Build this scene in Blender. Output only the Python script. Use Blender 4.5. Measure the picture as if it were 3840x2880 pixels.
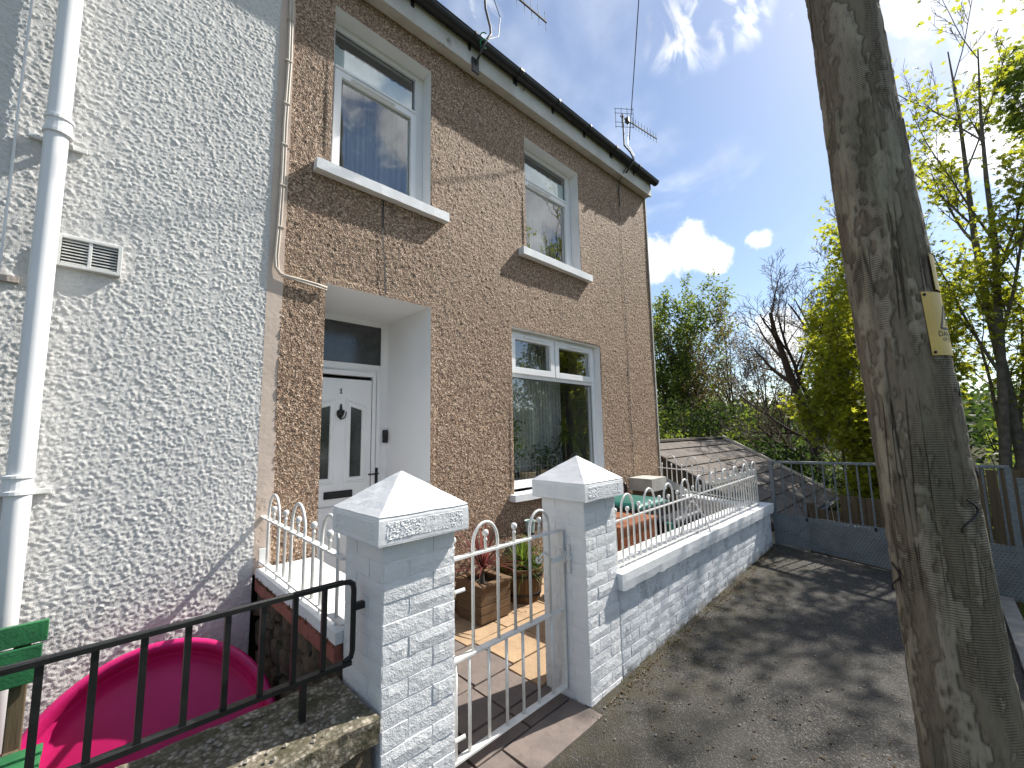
import bpy, bmesh, math, random
import numpy as np
from mathutils import Vector, Matrix, noise as mnoise

random.seed(7)
for o in list(bpy.data.objects):
    bpy.data.objects.remove(o)
scene = bpy.context.scene
COL = scene.collection
R_ = math.radians

# ------------------------------------------------------------------ camera
CAM = Vector((0.0, -3.198, 1.58))
YAW, PITCH, ROLL = R_(44.746), R_(6.683), R_(-1.048)
Fv = Vector((math.sin(YAW) * math.cos(PITCH), math.cos(YAW) * math.cos(PITCH), math.sin(PITCH)))
Rv = Fv.cross(Vector((0, 0, 1))).normalized()
Uv = Rv.cross(Fv)
Rc = Rv * math.cos(ROLL) + Uv * math.sin(ROLL)
Uc = -Rv * math.sin(ROLL) + Uv * math.cos(ROLL)
cd = bpy.data.cameras.new('camera')
cam = bpy.data.objects.new('camera', cd)
COL.objects.link(cam)
cd.sensor_width = 36.0
cd.lens = 1569.49 / 3840 * 36.0
cd.clip_start = 0.02
cd.clip_end = 3000
cam.matrix_world = Matrix(((Rc.x, Uc.x, -Fv.x, CAM.x), (Rc.y, Uc.y, -Fv.y, CAM.y), (Rc.z, Uc.z, -Fv.z, CAM.z), (0, 0, 0, 1)))
scene.camera = cam

# ------------------------------------------------------------------ sun + sky
TO_SUN = Vector((0.90, -0.235, 1.0)).normalized()
SUN_EL = math.asin(TO_SUN.z)
SUN_AZ = math.atan2(TO_SUN.x, TO_SUN.y)          # clockwise from +Y
sd = bpy.data.lights.new('sun', 'SUN')
sd.energy = 5.0
sd.angle = R_(0.53)
sd.color = (1.0, 0.955, 0.88)
sun = bpy.data.objects.new('sun', sd)
COL.objects.link(sun)
sun.location = (20, -10, 30)
sun.rotation_euler = TO_SUN.to_track_quat('Z', 'Y').to_euler()

world = bpy.data.worlds.new('World')
scene.world = world
world.use_nodes = True
nt = world.node_tree
for n in list(nt.nodes):
    nt.nodes.remove(n)
SKY_STRENGTH = 0.10


def wn(t, **kw):
    n = nt.nodes.new(t)
    for k, v in kw.items():
        setattr(n, k, v)
    return n


def wl(a, b):
    nt.links.new(a, b)


def wmath(op, a, b=None, clamp=False):
    n = wn('ShaderNodeMath', operation=op, use_clamp=clamp)
    for i, x in enumerate((a, b)):
        if x is None:
            continue
        if isinstance(x, (int, float)):
            n.inputs[i].default_value = x
        else:
            wl(x, n.inputs[i])
    return n.outputs[0]


def wramp(fac, lo, hi):
    n = wn('ShaderNodeMapRange', interpolation_type='SMOOTHSTEP')
    wl(fac, n.inputs[0])
    n.inputs[1].default_value = lo
    n.inputs[2].default_value = hi
    return n.outputs[0]


out = wn('ShaderNodeOutputWorld')
bg = wn('ShaderNodeBackground')
bg.inputs[1].default_value = SKY_STRENGTH
wl(bg.outputs[0], out.inputs[0])
sky = wn('ShaderNodeTexSky', sky_type='NISHITA')
sky.sun_disc = False
sky.sun_elevation = SUN_EL
sky.sun_rotation = SUN_AZ
sky.air_density = 1.0
sky.dust_density = 0.5
sky.ozone_density = 1.6
tc = wn('ShaderNodeTexCoord')
DIR = tc.outputs['Generated']
# high wispy cloud: direction projected on a flat layer
sep = wn('ShaderNodeSeparateXYZ')
wl(DIR, sep.inputs[0])
zc = wmath('MAXIMUM', wmath('ADD', sep.outputs[2], 0.12), 0.03)
comb = wn('ShaderNodeCombineXYZ')
wl(wmath('DIVIDE', sep.outputs[0], zc), comb.inputs[0])
wl(wmath('DIVIDE', sep.outputs[1], zc), comb.inputs[1])
n1 = wn('ShaderNodeTexNoise')
n1.inputs['Scale'].default_value = 1.1
n1.inputs['Detail'].default_value = 5
n1.inputs['Roughness'].default_value = 0.6
n1.inputs['Distortion'].default_value = 0.5
mp = wn('ShaderNodeMapping')
mp.inputs['Location'].default_value = (5.3, 1.7, 0.4)
mp.inputs['Scale'].default_value = (1.0, 1.0, 1.0)
wl(comb.outputs[0], mp.inputs[0])
wl(mp.outputs[0], n1.inputs['Vector'])
wisps = wmath('MULTIPLY', wramp(n1.outputs[0], 0.53, 0.80), 0.6)
# heaped cumulus: soft clumps at fixed directions broken up by noise
n2 = wn('ShaderNodeTexNoise')
n2.inputs['Scale'].default_value = 9.0
n2.inputs['Detail'].default_value = 5
n2.inputs['Roughness'].default_value = 0.62
wl(DIR, n2.inputs['Vector'])
cum = None


def px_dir(u, v):
    d = Fv + Rc * ((u * 1.736 - 1920) / 1569.49) - Uc * ((v * 1.736 - 1440) / 1569.49)
    return d.normalized()


CUMULUS = [(1480, 538, .044), (1420, 552, .044), (1540, 566, .026), (1645, 518, .018), (2195, 250, .045), (1700, 730, .05)]
PUFFS = [px_dir(u, v).to_tuple() + (r,) for u, v, r in CUMULUS]
rs = random.Random(3)
for i in range(9):                     # the same kind of cloud all round the sky
    a = rs.uniform(R_(-235), R_(-22))
    e = R_(rs.uniform(12, 55))
    for j in range(1):
        a2, e2 = a + rs.uniform(-.12, .12), e + rs.uniform(-.03, .05)
        PUFFS.append((math.cos(a2) * math.cos(e2), math.sin(a2) * math.cos(e2), math.sin(e2), rs.uniform(.14, .26)))
for a, e, r in ((-76, 50, .08), (-68, 43, .075), (-60, 37, .075), (-53, 31, .08), (-40, 31, .12), (-28, 26, .10), (-84, 30, .10)):   # broken cloud over the street, as the upstairs panes mirror it
    a, e = R_(a), R_(e)
    PUFFS.append((math.cos(a) * math.cos(e), math.sin(a) * math.cos(e), math.sin(e), r))
for (x, y, z, r) in PUFFS:
    vd = wn('ShaderNodeVectorMath', operation='DISTANCE')
    wl(DIR, vd.inputs[0])
    vd.inputs[1].default_value = (x, y, z)
    s = wmath('SUBTRACT', 1.0, wmath('DIVIDE', vd.outputs['Value'], r * 1.9))
    cum = s if cum is None else wmath('MAXIMUM', cum, s)
cumf = wmath('ADD', wmath('MAXIMUM', cum, -0.6), wmath('MULTIPLY', wmath('SUBTRACT', n2.outputs[0], 0.5), 2.0))
cumm = wramp(cumf, 0.30, 0.72)
n3 = wn('ShaderNodeTexNoise')
n3.inputs['Scale'].default_value = 1.0
n3.inputs['Detail'].default_value = 4
n3.inputs['Distortion'].default_value = 1.2
mp3 = wn('ShaderNodeMapping')
mp3.inputs['Scale'].default_value = (9, 22, 14)
mp3.inputs['Rotation'].default_value = (0.3, 0.5, 0.6)
wl(DIR, mp3.inputs[0])
wl(mp3.outputs[0], n3.inputs['Vector'])
strk = None
for u, v, r in ((1545, 15, .10), (1470, 70, .08), (1600, 40, .06), (1000, 40, .09), (2120, 60, .10)):
    vd = wn('ShaderNodeVectorMath', operation='DISTANCE')
    wl(DIR, vd.inputs[0])
    vd.inputs[1].default_value = px_dir(u, v).to_tuple()
    q = wmath('SUBTRACT', 1.0, wmath('DIVIDE', vd.outputs['Value'], r))
    strk = q if strk is None else wmath('MAXIMUM', strk, q)
strk = wmath('MULTIPLY', wramp(strk, 0.0, 0.8), wramp(n3.outputs[0], 0.42, 0.66))
wisps = wmath('MAXIMUM', wisps, wmath('MULTIPLY', strk, 0.8))
cloud = wmath('MAXIMUM', wisps, cumm, True)
# shade variation inside the clouds
shade = wn('ShaderNodeMapRange')
wl(n2.outputs[0], shade.inputs[0])
shade.inputs[1].default_value = 0.3
shade.inputs[2].default_value = 0.7
shade.inputs[3].default_value = 4.5
shade.inputs[4].default_value = 12.0
ccol = wn('ShaderNodeVectorMath', operation='SCALE')
ccol.inputs[0].default_value = (0.97, 0.985, 1.0)
wl(shade.outputs[0], ccol.inputs['Scale'])
mix = wn('ShaderNodeMix', data_type='RGBA')
wl(cloud, mix.inputs[0])
wl(sky.outputs[0], mix.inputs[6])
wl(ccol.outputs[0], mix.inputs[7])
wl(mix.outputs[2], bg.inputs[0])

scene.view_settings.view_transform = 'Standard'
scene.view_settings.look = 'None'
scene.view_settings.exposure = 0.75
scene.view_settings.gamma = 1.0
scene.view_settings.use_curve_mapping = False
scene.render.engine = 'CYCLES'
scene.cycles.max_bounces = 7
scene.cycles.diffuse_bounces = 4
scene.cycles.glossy_bounces = 3
scene.cycles.transmission_bounces = 4
scene.cycles.transparent_max_bounces = 10
scene.render.resolution_x = 1024
scene.render.resolution_y = 768


# ------------------------------------------------------------------ helpers
def wloc(o):
    v = Vector((0, 0, 0))
    while o is not None:
        v += o.location
        o = o.parent
    return v


def tag(o, label=None, cat=None, group=None, kind=None):
    if label:
        o['label'] = label
    if cat:
        o['category'] = cat
    if group:
        o['group'] = group
    if kind:
        o['kind'] = kind
    return o


def thing(name, loc, label, cat, group=None):
    o = bpy.data.objects.new(name, None)
    o.empty_display_size = 0.1
    COL.objects.link(o)
    o.location = loc
    return tag(o, label, cat, group)


def link_mesh(name, me, mat, parent=None, loc=None, rot=None, scale=None):
    o = bpy.data.objects.new(name, me)
    COL.objects.link(o)
    if mat is not None and not me.materials:
        me.materials.append(mat)
    if parent is not None:
        o.parent = parent
    if loc is not None:
        o.location = Vector(loc) - (wloc(parent) if parent is not None else Vector((0, 0, 0)))
    if rot is not None:
        o.rotation_euler = rot
    if scale is not None:
        o.scale = scale
    return o


class MB:
    """collects shapes in world coordinates and links them as one mesh"""

    def __init__(self):
        self.v = []
        self.f = []

    def add(self, vs, fs):
        b = len(self.v)
        self.v.extend([tuple(p) for p in vs])
        self.f.extend([tuple(i + b for i in f) for f in fs])
        return self

    def box(self, x0, x1, y0, y1, z0, z1):
        return self.add([(x0, y0, z0), (x1, y0, z0), (x1, y1, z0), (x0, y1, z0), (x0, y0, z1), (x1, y0, z1), (x1, y1, z1), (x0, y1, z1)],
                        [(0, 3, 2, 1), (4, 5, 6, 7), (0, 1, 5, 4), (1, 2, 6, 5), (2, 3, 7, 6), (3, 0, 4, 7)])

    def obox(self, c, size, m):
        c = Vector(c)
        vs = []
        for z in (-.5, .5):
            for x, y in ((-.5, -.5), (.5, -.5), (.5, .5), (-.5, .5)):
                vs.append(c + m @ Vector((x * size[0], y * size[1], z * size[2])))
        return self.add(vs, [(0, 3, 2, 1), (4, 5, 6, 7), (0, 1, 5, 4), (1, 2, 6, 5), (2, 3, 7, 6), (3, 0, 4, 7)])

    def bar(self, a, b, w, h):
        """rectangular bar from a to b, w sideways, h up"""
        a, b = Vector(a), Vector(b)
        d = (b - a)
        L = d.length
        d.normalize()
        up = Vector((0, 0, 1)) if abs(d.z) < .95 else Vector((0, 1, 0))
        s = d.cross(up).normalized()
        u = s.cross(d)
        m = Matrix((d, s, u)).transposed()
        return self.obox((a + b) / 2, (L, w, h), m)

    def tube(self, pts, r, n=8, cap=True):
        pts = [Vector(p) for p in pts]
        rs = r if isinstance(r, (list, tuple)) else [r] * len(pts)
        base = len(self.v)
        ref = None
        for i, p in enumerate(pts):
            d = (pts[min(i + 1, len(pts) - 1)] - pts[max(i - 1, 0)])
            if d.length < 1e-9:
                d = Vector((0, 0, 1))
            d.normalize()
            if ref is None:
                ref = d.orthogonal().normalized()
            s = (ref - d * ref.dot(d))
            if s.length < 1e-6:
                s = d.orthogonal()
            s.normalize()
            ref = s
            t = d.cross(s)
            for k in range(n):
                a = 2 * math.pi * k / n
                q = p + (s * math.cos(a) + t * math.sin(a)) * rs[i]
                self.v.append(q.to_tuple())
        for i in range(len(pts) - 1):
            for k in range(n):
                k2 = (k + 1) % n
                self.f.append((base + i * n + k, base + i * n + k2, base + (i + 1) * n + k2, base + (i + 1) * n + k))
        if cap:
            self.f.append(tuple(base + k for k in reversed(range(n))))
            self.f.append(tuple(base + (len(pts) - 1) * n + k for k in range(n)))
        return self

    def lathe(self, prof, c, n=16, cap=True, m=None):
        base = len(self.v)
        c = Vector(c)
        for (r, z) in prof:
            for k in range(n):
                a = 2 * math.pi * k / n
                q = Vector((r * math.cos(a), r * math.sin(a), z))
                if m is not None:
                    q = m @ q
                self.v.append((c + q).to_tuple())
        for i in range(len(prof) - 1):
            for k in range(n):
                k2 = (k + 1) % n
                self.f.append((base + i * n + k, base + i * n + k2, base + (i + 1) * n + k2, base + (i + 1) * n + k))
        if cap:
            self.f.append(tuple(base + k for k in reversed(range(n))))
            self.f.append(tuple(base + (len(prof) - 1) * n + k for k in range(n)))
        return self

    def prism(self, poly, y0, y1):
        """polygon in the XZ plane (counter-clockwise seen from -Y), from y0 to y1"""
        n = len(poly)
        vs = [(x, y0, z) for x, z in poly] + [(x, y1, z) for x, z in poly]
        fs = [tuple(range(n)), tuple(range(2 * n - 1, n - 1, -1))]
        for k in range(n):
            k2 = (k + 1) % n
            fs.append((k2, k, n + k, n + k2))
        return self.add(vs, fs)

    def rough_box(self, x0, x1, y0, y1, z0, z1, step, amp, freq=8.0, seed=0.0):
        """box of gridded faces pushed about by noise that matches along the edges"""
        def pt(x, y, z):
            p = Vector((x, y, z))
            d = mnoise.noise_vector(p * freq + Vector((seed, seed * .7, -seed))) * amp
            d += mnoise.noise_vector(p * freq * 2.7 + Vector((seed, 3, seed))) * amp * .5
            return (p + d).to_tuple()

        def lin(a, b):
            n = max(1, int(round(abs(b - a) / step)))
            return [a + (b - a) * i / n for i in range(n + 1)]
        X, Y, Zz = lin(x0, x1), lin(y0, y1), lin(z0, z1)

        def sheet(A, B, fn, flip):
            b = len(self.v)
            for a in A:
                for c in B:
                    self.v.append(pt(*fn(a, c)))
            m = len(B)
            for i in range(len(A) - 1):
                for j in range(m - 1):
                    q = (b + i * m + j, b + (i + 1) * m + j, b + (i + 1) * m + j + 1, b + i * m + j + 1)
                    self.f.append(q[::-1] if flip else q)
        sheet(X, Zz, lambda a, c: (a, y0, c), False)
        sheet(X, Zz, lambda a, c: (a, y1, c), True)
        sheet(Y, Zz, lambda a, c: (x0, a, c), True)
        sheet(Y, Zz, lambda a, c: (x1, a, c), False)
        sheet(X, Y, lambda a, c: (a, c, z0), True)
        sheet(X, Y, lambda a, c: (a, c, z1), False)
        return self

    def mesh(self, name, smooth=False, off=(0, 0, 0)):
        me = bpy.data.meshes.new(name)
        o = Vector(off)
        me.from_pydata([(x - o.x, y - o.y, z - o.z) for x, y, z in self.v], [], self.f)
        if smooth:
            me.polygons.foreach_set('use_smooth', [True] * len(me.polygons))
        me.update()
        return me

    def build(self, name, mat, parent=None, smooth=False, bevel=0.0, auto=False):
        me = self.mesh(name, smooth, wloc(parent) if parent is not None else (0, 0, 0))
        if bevel:
            bm = bmesh.new()
            bm.from_mesh(me)
            bmesh.ops.remove_doubles(bm, verts=bm.verts, dist=1e-5)
            bmesh.ops.bevel(bm, geom=[e for e in bm.edges if e.is_manifold and e.calc_face_angle(0) > .5], offset=bevel, segments=2, profile=.6, affect='EDGES', clamp_overlap=True)
            bm.to_mesh(me)
            bm.free()
        return link_mesh(name, me, mat, parent)


def np_mesh(name, verts, quads, smooth=True):
    me = bpy.data.meshes.new(name)
    nv, nf, k = len(verts), len(quads), quads.shape[1]
    me.vertices.add(nv)
    me.vertices.foreach_set('co', np.ascontiguousarray(verts, dtype=np.float32).ravel())
    me.loops.add(nf * k)
    me.loops.foreach_set('vertex_index', np.ascontiguousarray(quads, dtype=np.int32).ravel())
    me.polygons.add(nf)
    me.polygons.foreach_set('loop_start', np.arange(0, nf * k, k, dtype=np.int32))
    try:
        me.polygons.foreach_set('loop_total', np.full(nf, k, dtype=np.int32))
    except Exception:
        pass
    me.polygons.foreach_set('use_smooth', np.full(nf, smooth, dtype=bool))
    me.update(calc_edges=True)
    me.validate()
    return me


def field(nx, nz, sx, sz, seed):
    """smooth random field (nx,nz), feature size sx,sz in samples, zero mean, unit deviation; wraps round"""
    g = np.random.default_rng(seed).normal(size=(nx, nz))
    fx = np.fft.fftfreq(nx)[:, None]
    fz = np.fft.rfftfreq(nz)[None, :]
    k = np.exp(-2 * (math.pi ** 2) * ((fx * sx) ** 2 + (fz * sz) ** 2))
    h = np.fft.irfft2(np.fft.rfft2(g) * k, s=(nx, nz))
    h -= h.mean()
    return h / h.std()


# ------------------------------------------------------------------ materials
def srgb(r, g, b):
    def c(x):
        x /= 255
        return x / 12.92 if x <= .04045 else ((x + .055) / 1.055) ** 2.4
    return (c(r), c(g), c(b), 1)


def col4(c):
    return (c[0], c[1], c[2], 1)


class NT:
    def __init__(self, name):
        self.m = bpy.data.materials.new(name)
        self.m.use_nodes = True
        self.t = self.m.node_tree
        self.b = self.t.nodes['Principled BSDF']
        self.out = self.t.nodes['Material Output']
        self.geo = self.t.nodes.new('ShaderNodeNewGeometry')
        self.pos = self.geo.outputs['Position']

    def n(self, t, **kw):
        x = self.t.nodes.new(t)
        for k, v in kw.items():
            setattr(x, k, v)
        return x

    def l(self, a, b):
        self.t.links.new(a, b)

    def put(self, sock, x):
        if isinstance(x, (int, float)):
            sock.default_value = x
        elif isinstance(x, (tuple, list)):
            sock.default_value = x
        else:
            self.l(x, sock)

    def math(self, op, a, b=0.0, clamp=False):
        n = self.n('ShaderNodeMath', operation=op, use_clamp=clamp)
        self.put(n.inputs[0], a)
        self.put(n.inputs[1], b)
        return n.outputs[0]

    def scaled(self, sc, vec=None):
        n = self.n('ShaderNodeVectorMath', operation='MULTIPLY')
        self.put(n.inputs[0], vec if vec is not None else self.pos)
        n.inputs[1].default_value = sc
        return n.outputs[0]

    def noise(self, scale, detail=4, rough=.55, vec=None, dist=0.0, ch=0):
        n = self.n('ShaderNodeTexNoise')
        n.inputs['Scale'].default_value = scale
        n.inputs['Detail'].default_value = detail
        n.inputs['Roughness'].default_value = rough
        n.inputs['Distortion'].default_value = dist
        self.l(vec if vec is not None else self.pos, n.inputs['Vector'])
        return n.outputs[ch]

    def voronoi(self, scale, feature='F1', out='Distance', vec=None, rnd=1.0):
        n = self.n('ShaderNodeTexVoronoi', feature=feature)
        n.inputs['Scale'].default_value = scale
        n.inputs['Randomness'].default_value = rnd
        self.l(vec if vec is not None else self.pos, n.inputs['Vector'])
        return n.outputs[out]

    def ramp(self, fac, lo, hi, a=0.0, b=1.0):
        n = self.n('ShaderNodeMapRange', interpolation_type='SMOOTHSTEP')
        self.put(n.inputs[0], fac)
        n.inputs[1].default_value = lo
        n.inputs[2].default_value = hi
        n.inputs[3].default_value = a
        n.inputs[4].default_value = b
        return n.outputs[0]

    def mix(self, fac, a, b, mode='MIX'):
        n = self.n('ShaderNodeMix', data_type='RGBA', blend_type=mode)
        self.put(n.inputs[0], fac)
        self.put(n.inputs[6], col4(a) if isinstance(a, (tuple, list)) else a)
        self.put(n.inputs[7], col4(b) if isinstance(b, (tuple, list)) else b)
        return n.outputs[2]

    def cramp(self, fac, stops):
        n = self.n('ShaderNodeValToRGB')
        self.put(n.inputs[0], fac)
        e = n.color_ramp.elements
        while len(e) < len(stops):
            e.new(.5)
        for i, (p, c) in enumerate(stops):
            e[i].position = p
            e[i].color = col4(c)
        return n.outputs[0]

    def bump(self, h, dist=.01, strength=1.0, prev=None):
        n = self.n('ShaderNodeBump')
        n.inputs['Distance'].default_value = dist
        n.inputs['Strength'].default_value = strength
        self.put(n.inputs['Height'], h)
        if prev is not None:
            self.l(prev, n.inputs['Normal'])
        return n.outputs[0]

    def rand(self):
        return self.n('ShaderNodeObjectInfo').outputs['Random']

    def done(self, color=None, rough=.7, normal=None, metal=0.0, spec=.5):
        if color is not None:
            self.put(self.b.inputs['Base Color'], col4(color) if isinstance(color, (tuple, list)) else color)
        self.put(self.b.inputs['Roughness'], rough)
        self.put(self.b.inputs['Metallic'], metal)
        self.put(self.b.inputs['Specular IOR Level'], spec)
        if normal is not None:
            self.l(normal, self.b.inputs['Normal'])
        return self.m


M = {}


def simple(name, a, b, scale=6, rough=.7, bscale=60, bdist=.002, spec=.5, lo=.35, hi=.65, metal=0.0, detail=5, dirt=None):
    t = NT(name)
    c = t.mix(t.ramp(t.noise(scale, detail), lo, hi), a, b)
    if dirt:
        dcol, dsc, dlo, dhi = dirt
        c = t.mix(t.ramp(t.noise(dsc, 8, .7), dlo, dhi), c, dcol)
    nm = t.bump(t.noise(bscale, 4), bdist) if bdist else None
    M[name] = t.done(c, rough, nm, metal, spec)
    return M[name]


# white roughcast wall
t = NT('white_roughcast')
c = t.mix(t.ramp(t.noise(1.7, 6), .35, .7), (.65, .64, .615), (.585, .575, .56))
c = t.mix(t.ramp(t.noise(45, 3), .55, .8), c, (.42, .42, .40))
nm = t.bump(t.noise(120, 3, .6), .003, .6)
nm = t.bump(t.noise(240, 2), .0015, .6, nm)
M['white_roughcast'] = t.done(c, .85, nm, spec=.25)
# brown pebbledash
t = NT('brown_pebbledash')
v = t.n('ShaderNodeTexVoronoi')
v.inputs['Scale'].default_value = 95
t.l(t.pos, v.inputs['Vector'])
sepc = t.n('ShaderNodeSeparateColor')
t.l(v.outputs['Color'], sepc.inputs[0])
c = t.cramp(sepc.outputs[0], [(0.0, (.085, .055, .036)), (.28, (.20, .126, .081)), (.62, (.34, .220, .146)), (.86, (.46, .325, .225)), (1.0, (.68, .545, .415))])
big = t.noise(.9, 5, .6)
c = t.mix(t.ramp(big, .35, .7, 0, .32), c, (.24, .175, .12))
# grey lichen and run-off staining under the eaves and round openings
stain = t.noise(3.0, 5, .7, vec=t.scaled((1.6, 1.6, .5)))
c = t.mix(t.ramp(stain, .58, .76, 0, .55), c, (.085, .075, .062))
nm = t.bump(v.outputs['Distance'], .006, .8)
nm = t.bump(t.noise(200, 2), .002, .6, nm)
M['brown_pebbledash'] = t.done(c, .75, nm, spec=.35)
# beige strip
t = NT('beige_paint')
c = t.mix(t.ramp(t.noise(4, 6), .35, .7), (.60, .49, .41), (.52, .43, .36))
crack = t.ramp(t.voronoi(5.5, 'DISTANCE_TO_EDGE', vec=t.scaled((1, 1, .45))), 0.0, .012, 1, 0)
crack = t.math('MULTIPLY', crack, t.ramp(t.noise(2.2, 3), .5, .6))
low = t.n('ShaderNodeSeparateXYZ')
t.l(t.pos, low.inputs[0])
peel = t.math('MULTIPLY', t.ramp(t.noise(9, 6, .65), .52, .6), t.ramp(low.outputs[2], .75, 1.5, 1, 0))
c = t.mix(t.math('MULTIPLY', crack, .6), c, (.22, .17, .13))
c = t.mix(peel, c, (.34, .27, .2))
M['beige_paint'] = t.done(c, .8, t.bump(t.math('SUBTRACT', t.noise(30, 4), t.math('ADD', crack, peel)), .004, .6), spec=.3)
# white painted masonry
t = NT('white_masonry')
c = t.mix(t.ramp(t.noise(3, 6), .35, .7), (.80, .80, .80), (.73, .735, .74))
chip = t.ramp(t.noise(26, 9, .72), .66, .69)
c = t.mix(t.math('MULTIPLY', chip, .6), c, (.42, .42, .41))
h = t.math('ADD', t.noise(48, 4, .62), t.math('MULTIPLY', t.noise(170, 2), .35))
M['white_masonry'] = t.done(c, .6, t.bump(h, .006, .8), spec=.4)
# fresher smooth white on caps / copings
t = NT('white_coping')
c = t.mix(t.ramp(t.noise(4, 6), .35, .7), (.80, .81, .82), (.74, .75, .76))
chip = t.ramp(t.noise(30, 10, .75), .66, .69)
c = t.mix(t.math('MULTIPLY', chip, .8), c, (.33, .33, .31))
M['white_coping'] = t.done(c, .55, t.bump(t.math('SUBTRACT', t.noise(40, 4), chip), .003, .6), spec=.4)
# white wall along the pavement: worn, with bare grey patches near the ground
t = NT('white_wall_worn')
c = t.mix(t.ramp(t.noise(3, 6), .35, .7), (.72, .74, .76), (.60, .62, .65))
worn = t.math('MULTIPLY', t.ramp(t.noise(7, 8, .7), .54, .6), .75)
c = t.mix(worn, c, (.40, .43, .46))
gl = t.n('ShaderNodeSeparateXYZ')
t.l(t.pos, gl.inputs[0])
soil = t.math('MULTIPLY', t.ramp(t.math('SUBTRACT', gl.outputs[2], t.math('MULTIPLY', t.math('SUBTRACT', gl.outputs[0], 2.1), .041)), .0, .10, 1, 0), t.ramp(t.noise(18, 6, .7), .35, .6))
c = t.mix(t.math('MULTIPLY', soil, .8), c, (.12, .10, .07))
M['white_wall_worn'] = t.done(c, .6, t.bump(t.math('ADD', t.noise(55, 6, .65), t.math('MULTIPLY', worn, -.4)), .006, .9), spec=.4)
simple('white_mortar', (.80, .80, .80), (.73, .735, .74), 8, .7, 60, .004)
simple('white_paint_reveal', (.82, .81, .80), (.75, .74, .73), 2.2, .55, 40, .001, dirt=((.30, .28, .24), 14, .68, .74))
simple('white_render_recess', (.86, .855, .85), (.82, .815, .81), 1.2, .6, 70, .0012, dirt=((.35, .33, .30), 9, .72, .75))
simple('upvc', (.84, .84, .84), (.81, .81, .81), 3, .28, 30, 0)
simple('upvc_shadow_gasket', (.02, .02, .022), (.03, .03, .03), 8, .6, 30, 0)
simple('white_metal', (.74, .74, .72), (.66, .66, .63), 25, .4, 180, .0008, dirt=((.28, .2, .13), 22, .70, .74))
simple('black_metal', (.006, .0065, .007), (.011, .0115, .012), 20, .45, 120, .0008, dirt=((.07, .065, .055), 30, .68, .74))
simple('black_plastic', (.010, .010, .011), (.018, .018, .02), 5, .5, 60, .0005)
simple('fascia_paint', (.60, .585, .55), (.50, .47, .42), 3, .6, 40, .0015, dirt=((.17, .14, .10), 5, .60, .72))
simple('concrete_lintel', (.50, .42, .36), (.42, .36, .31), 4, .8, 60, .003, dirt=((.12, .10, .08), 10, .64, .7))
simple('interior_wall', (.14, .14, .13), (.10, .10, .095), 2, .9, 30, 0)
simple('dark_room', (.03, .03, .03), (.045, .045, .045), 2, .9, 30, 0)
simple('net_curtain', (.50, .51, .50), (.40, .41, .40), 30, .9, 200, .001)
simple('grey_net', (.30, .31, .32), (.22, .23, .24), 4, .9, 200, .001)
simple('frosted_film', (.80, .84, .86), (.72, .78, .80), 7, .6, 60, .0008)
simple('pink_plastic', (.66, .020, .165), (.56, .014, .125), 3, .33, 25, .0012)
simple('green_paint', (.030, .17, .060), (.020, .12, .045), 9, .5, 80, .002, dirt=((.05, .06, .04), 12, .62, .7))
simple('green_plastic', (.018, .155, .125), (.014, .115, .095), 5, .35, 40, .0005)
simple('dark_navy_plastic', (.012, .013, .022), (.018, .02, .03), 5, .4, 40, .0005)
simple('pale_plastic', (.46, .56, .52), (.40, .50, .46), 12, .3, 40, .0005)
simple('stained_timber', (.30, .105, .042), (.22, .072, .028), 9, .5, 60, .001)
simple('light_concrete', (.46, .44, .40), (.38, .365, .33), 5, .85, 70, .003, dirt=((.2, .18, .14), 9, .6, .72))
simple('red_brick_paint', (.30, .105, .075), (.24, .085, .06), 12, .75, 60, .004, dirt=((.06, .05, .035), 14, .58, .66))
simple('soil', (.035, .026, .018), (.06, .046, .032), 25, .95, 90, .012)
simple('yellow_plate', (.66, .46, .11), (.58, .39, .09), 8, .45, 60, .0008, dirt=((.16, .11, .06), 16, .60, .68))
simple('black_print', (.02, .02, .02), (.035, .033, .03), 30, .5, 30, 0)
simple('cream_cable', (.60, .52, .44), (.52, .45, .38), 6, .6, 60, .001)
simple('aerial_metal', (.07, .07, .07), (.05, .05, .05), 20, .6, 60, .0005)
simple('bark_dark', (.060, .045, .034), (.035, .027, .021), 14, .95, 40, .02)
simple('bark_grey', (.14, .125, .10), (.085, .075, .06), 12, .95, 50, .012)
simple('twig_brown', (.095, .07, .05), (.06, .045, .032), 14, .9, 50, .004)
simple('roof_slate_dark', (.07, .068, .07), (.05, .05, .052), 6, .7, 40, .004)
simple('verge_white', (.62, .60, .56), (.52, .50, .46), 8, .7, 60, .002)
simple('kerb_concrete', (.27, .26, .235), (.20, .19, .17), 8, .9, 80, .004, dirt=((.13, .12, .09), 7, .58, .7))
simple('wicker', (.30, .22, .13), (.18, .12, .07), 60, .7, 120, .004)
simple('glass_vase', (.50, .52, .36), (.42, .46, .30), 30, .2, 40, .001)
simple('green_cord', (.02, .30, .17), (.02, .25, .14), 30, .6, 40, 0)
simple('stone_pale', (.33, .30, .25), (.24, .21, .17), 12, .9, 60, .008)

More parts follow.
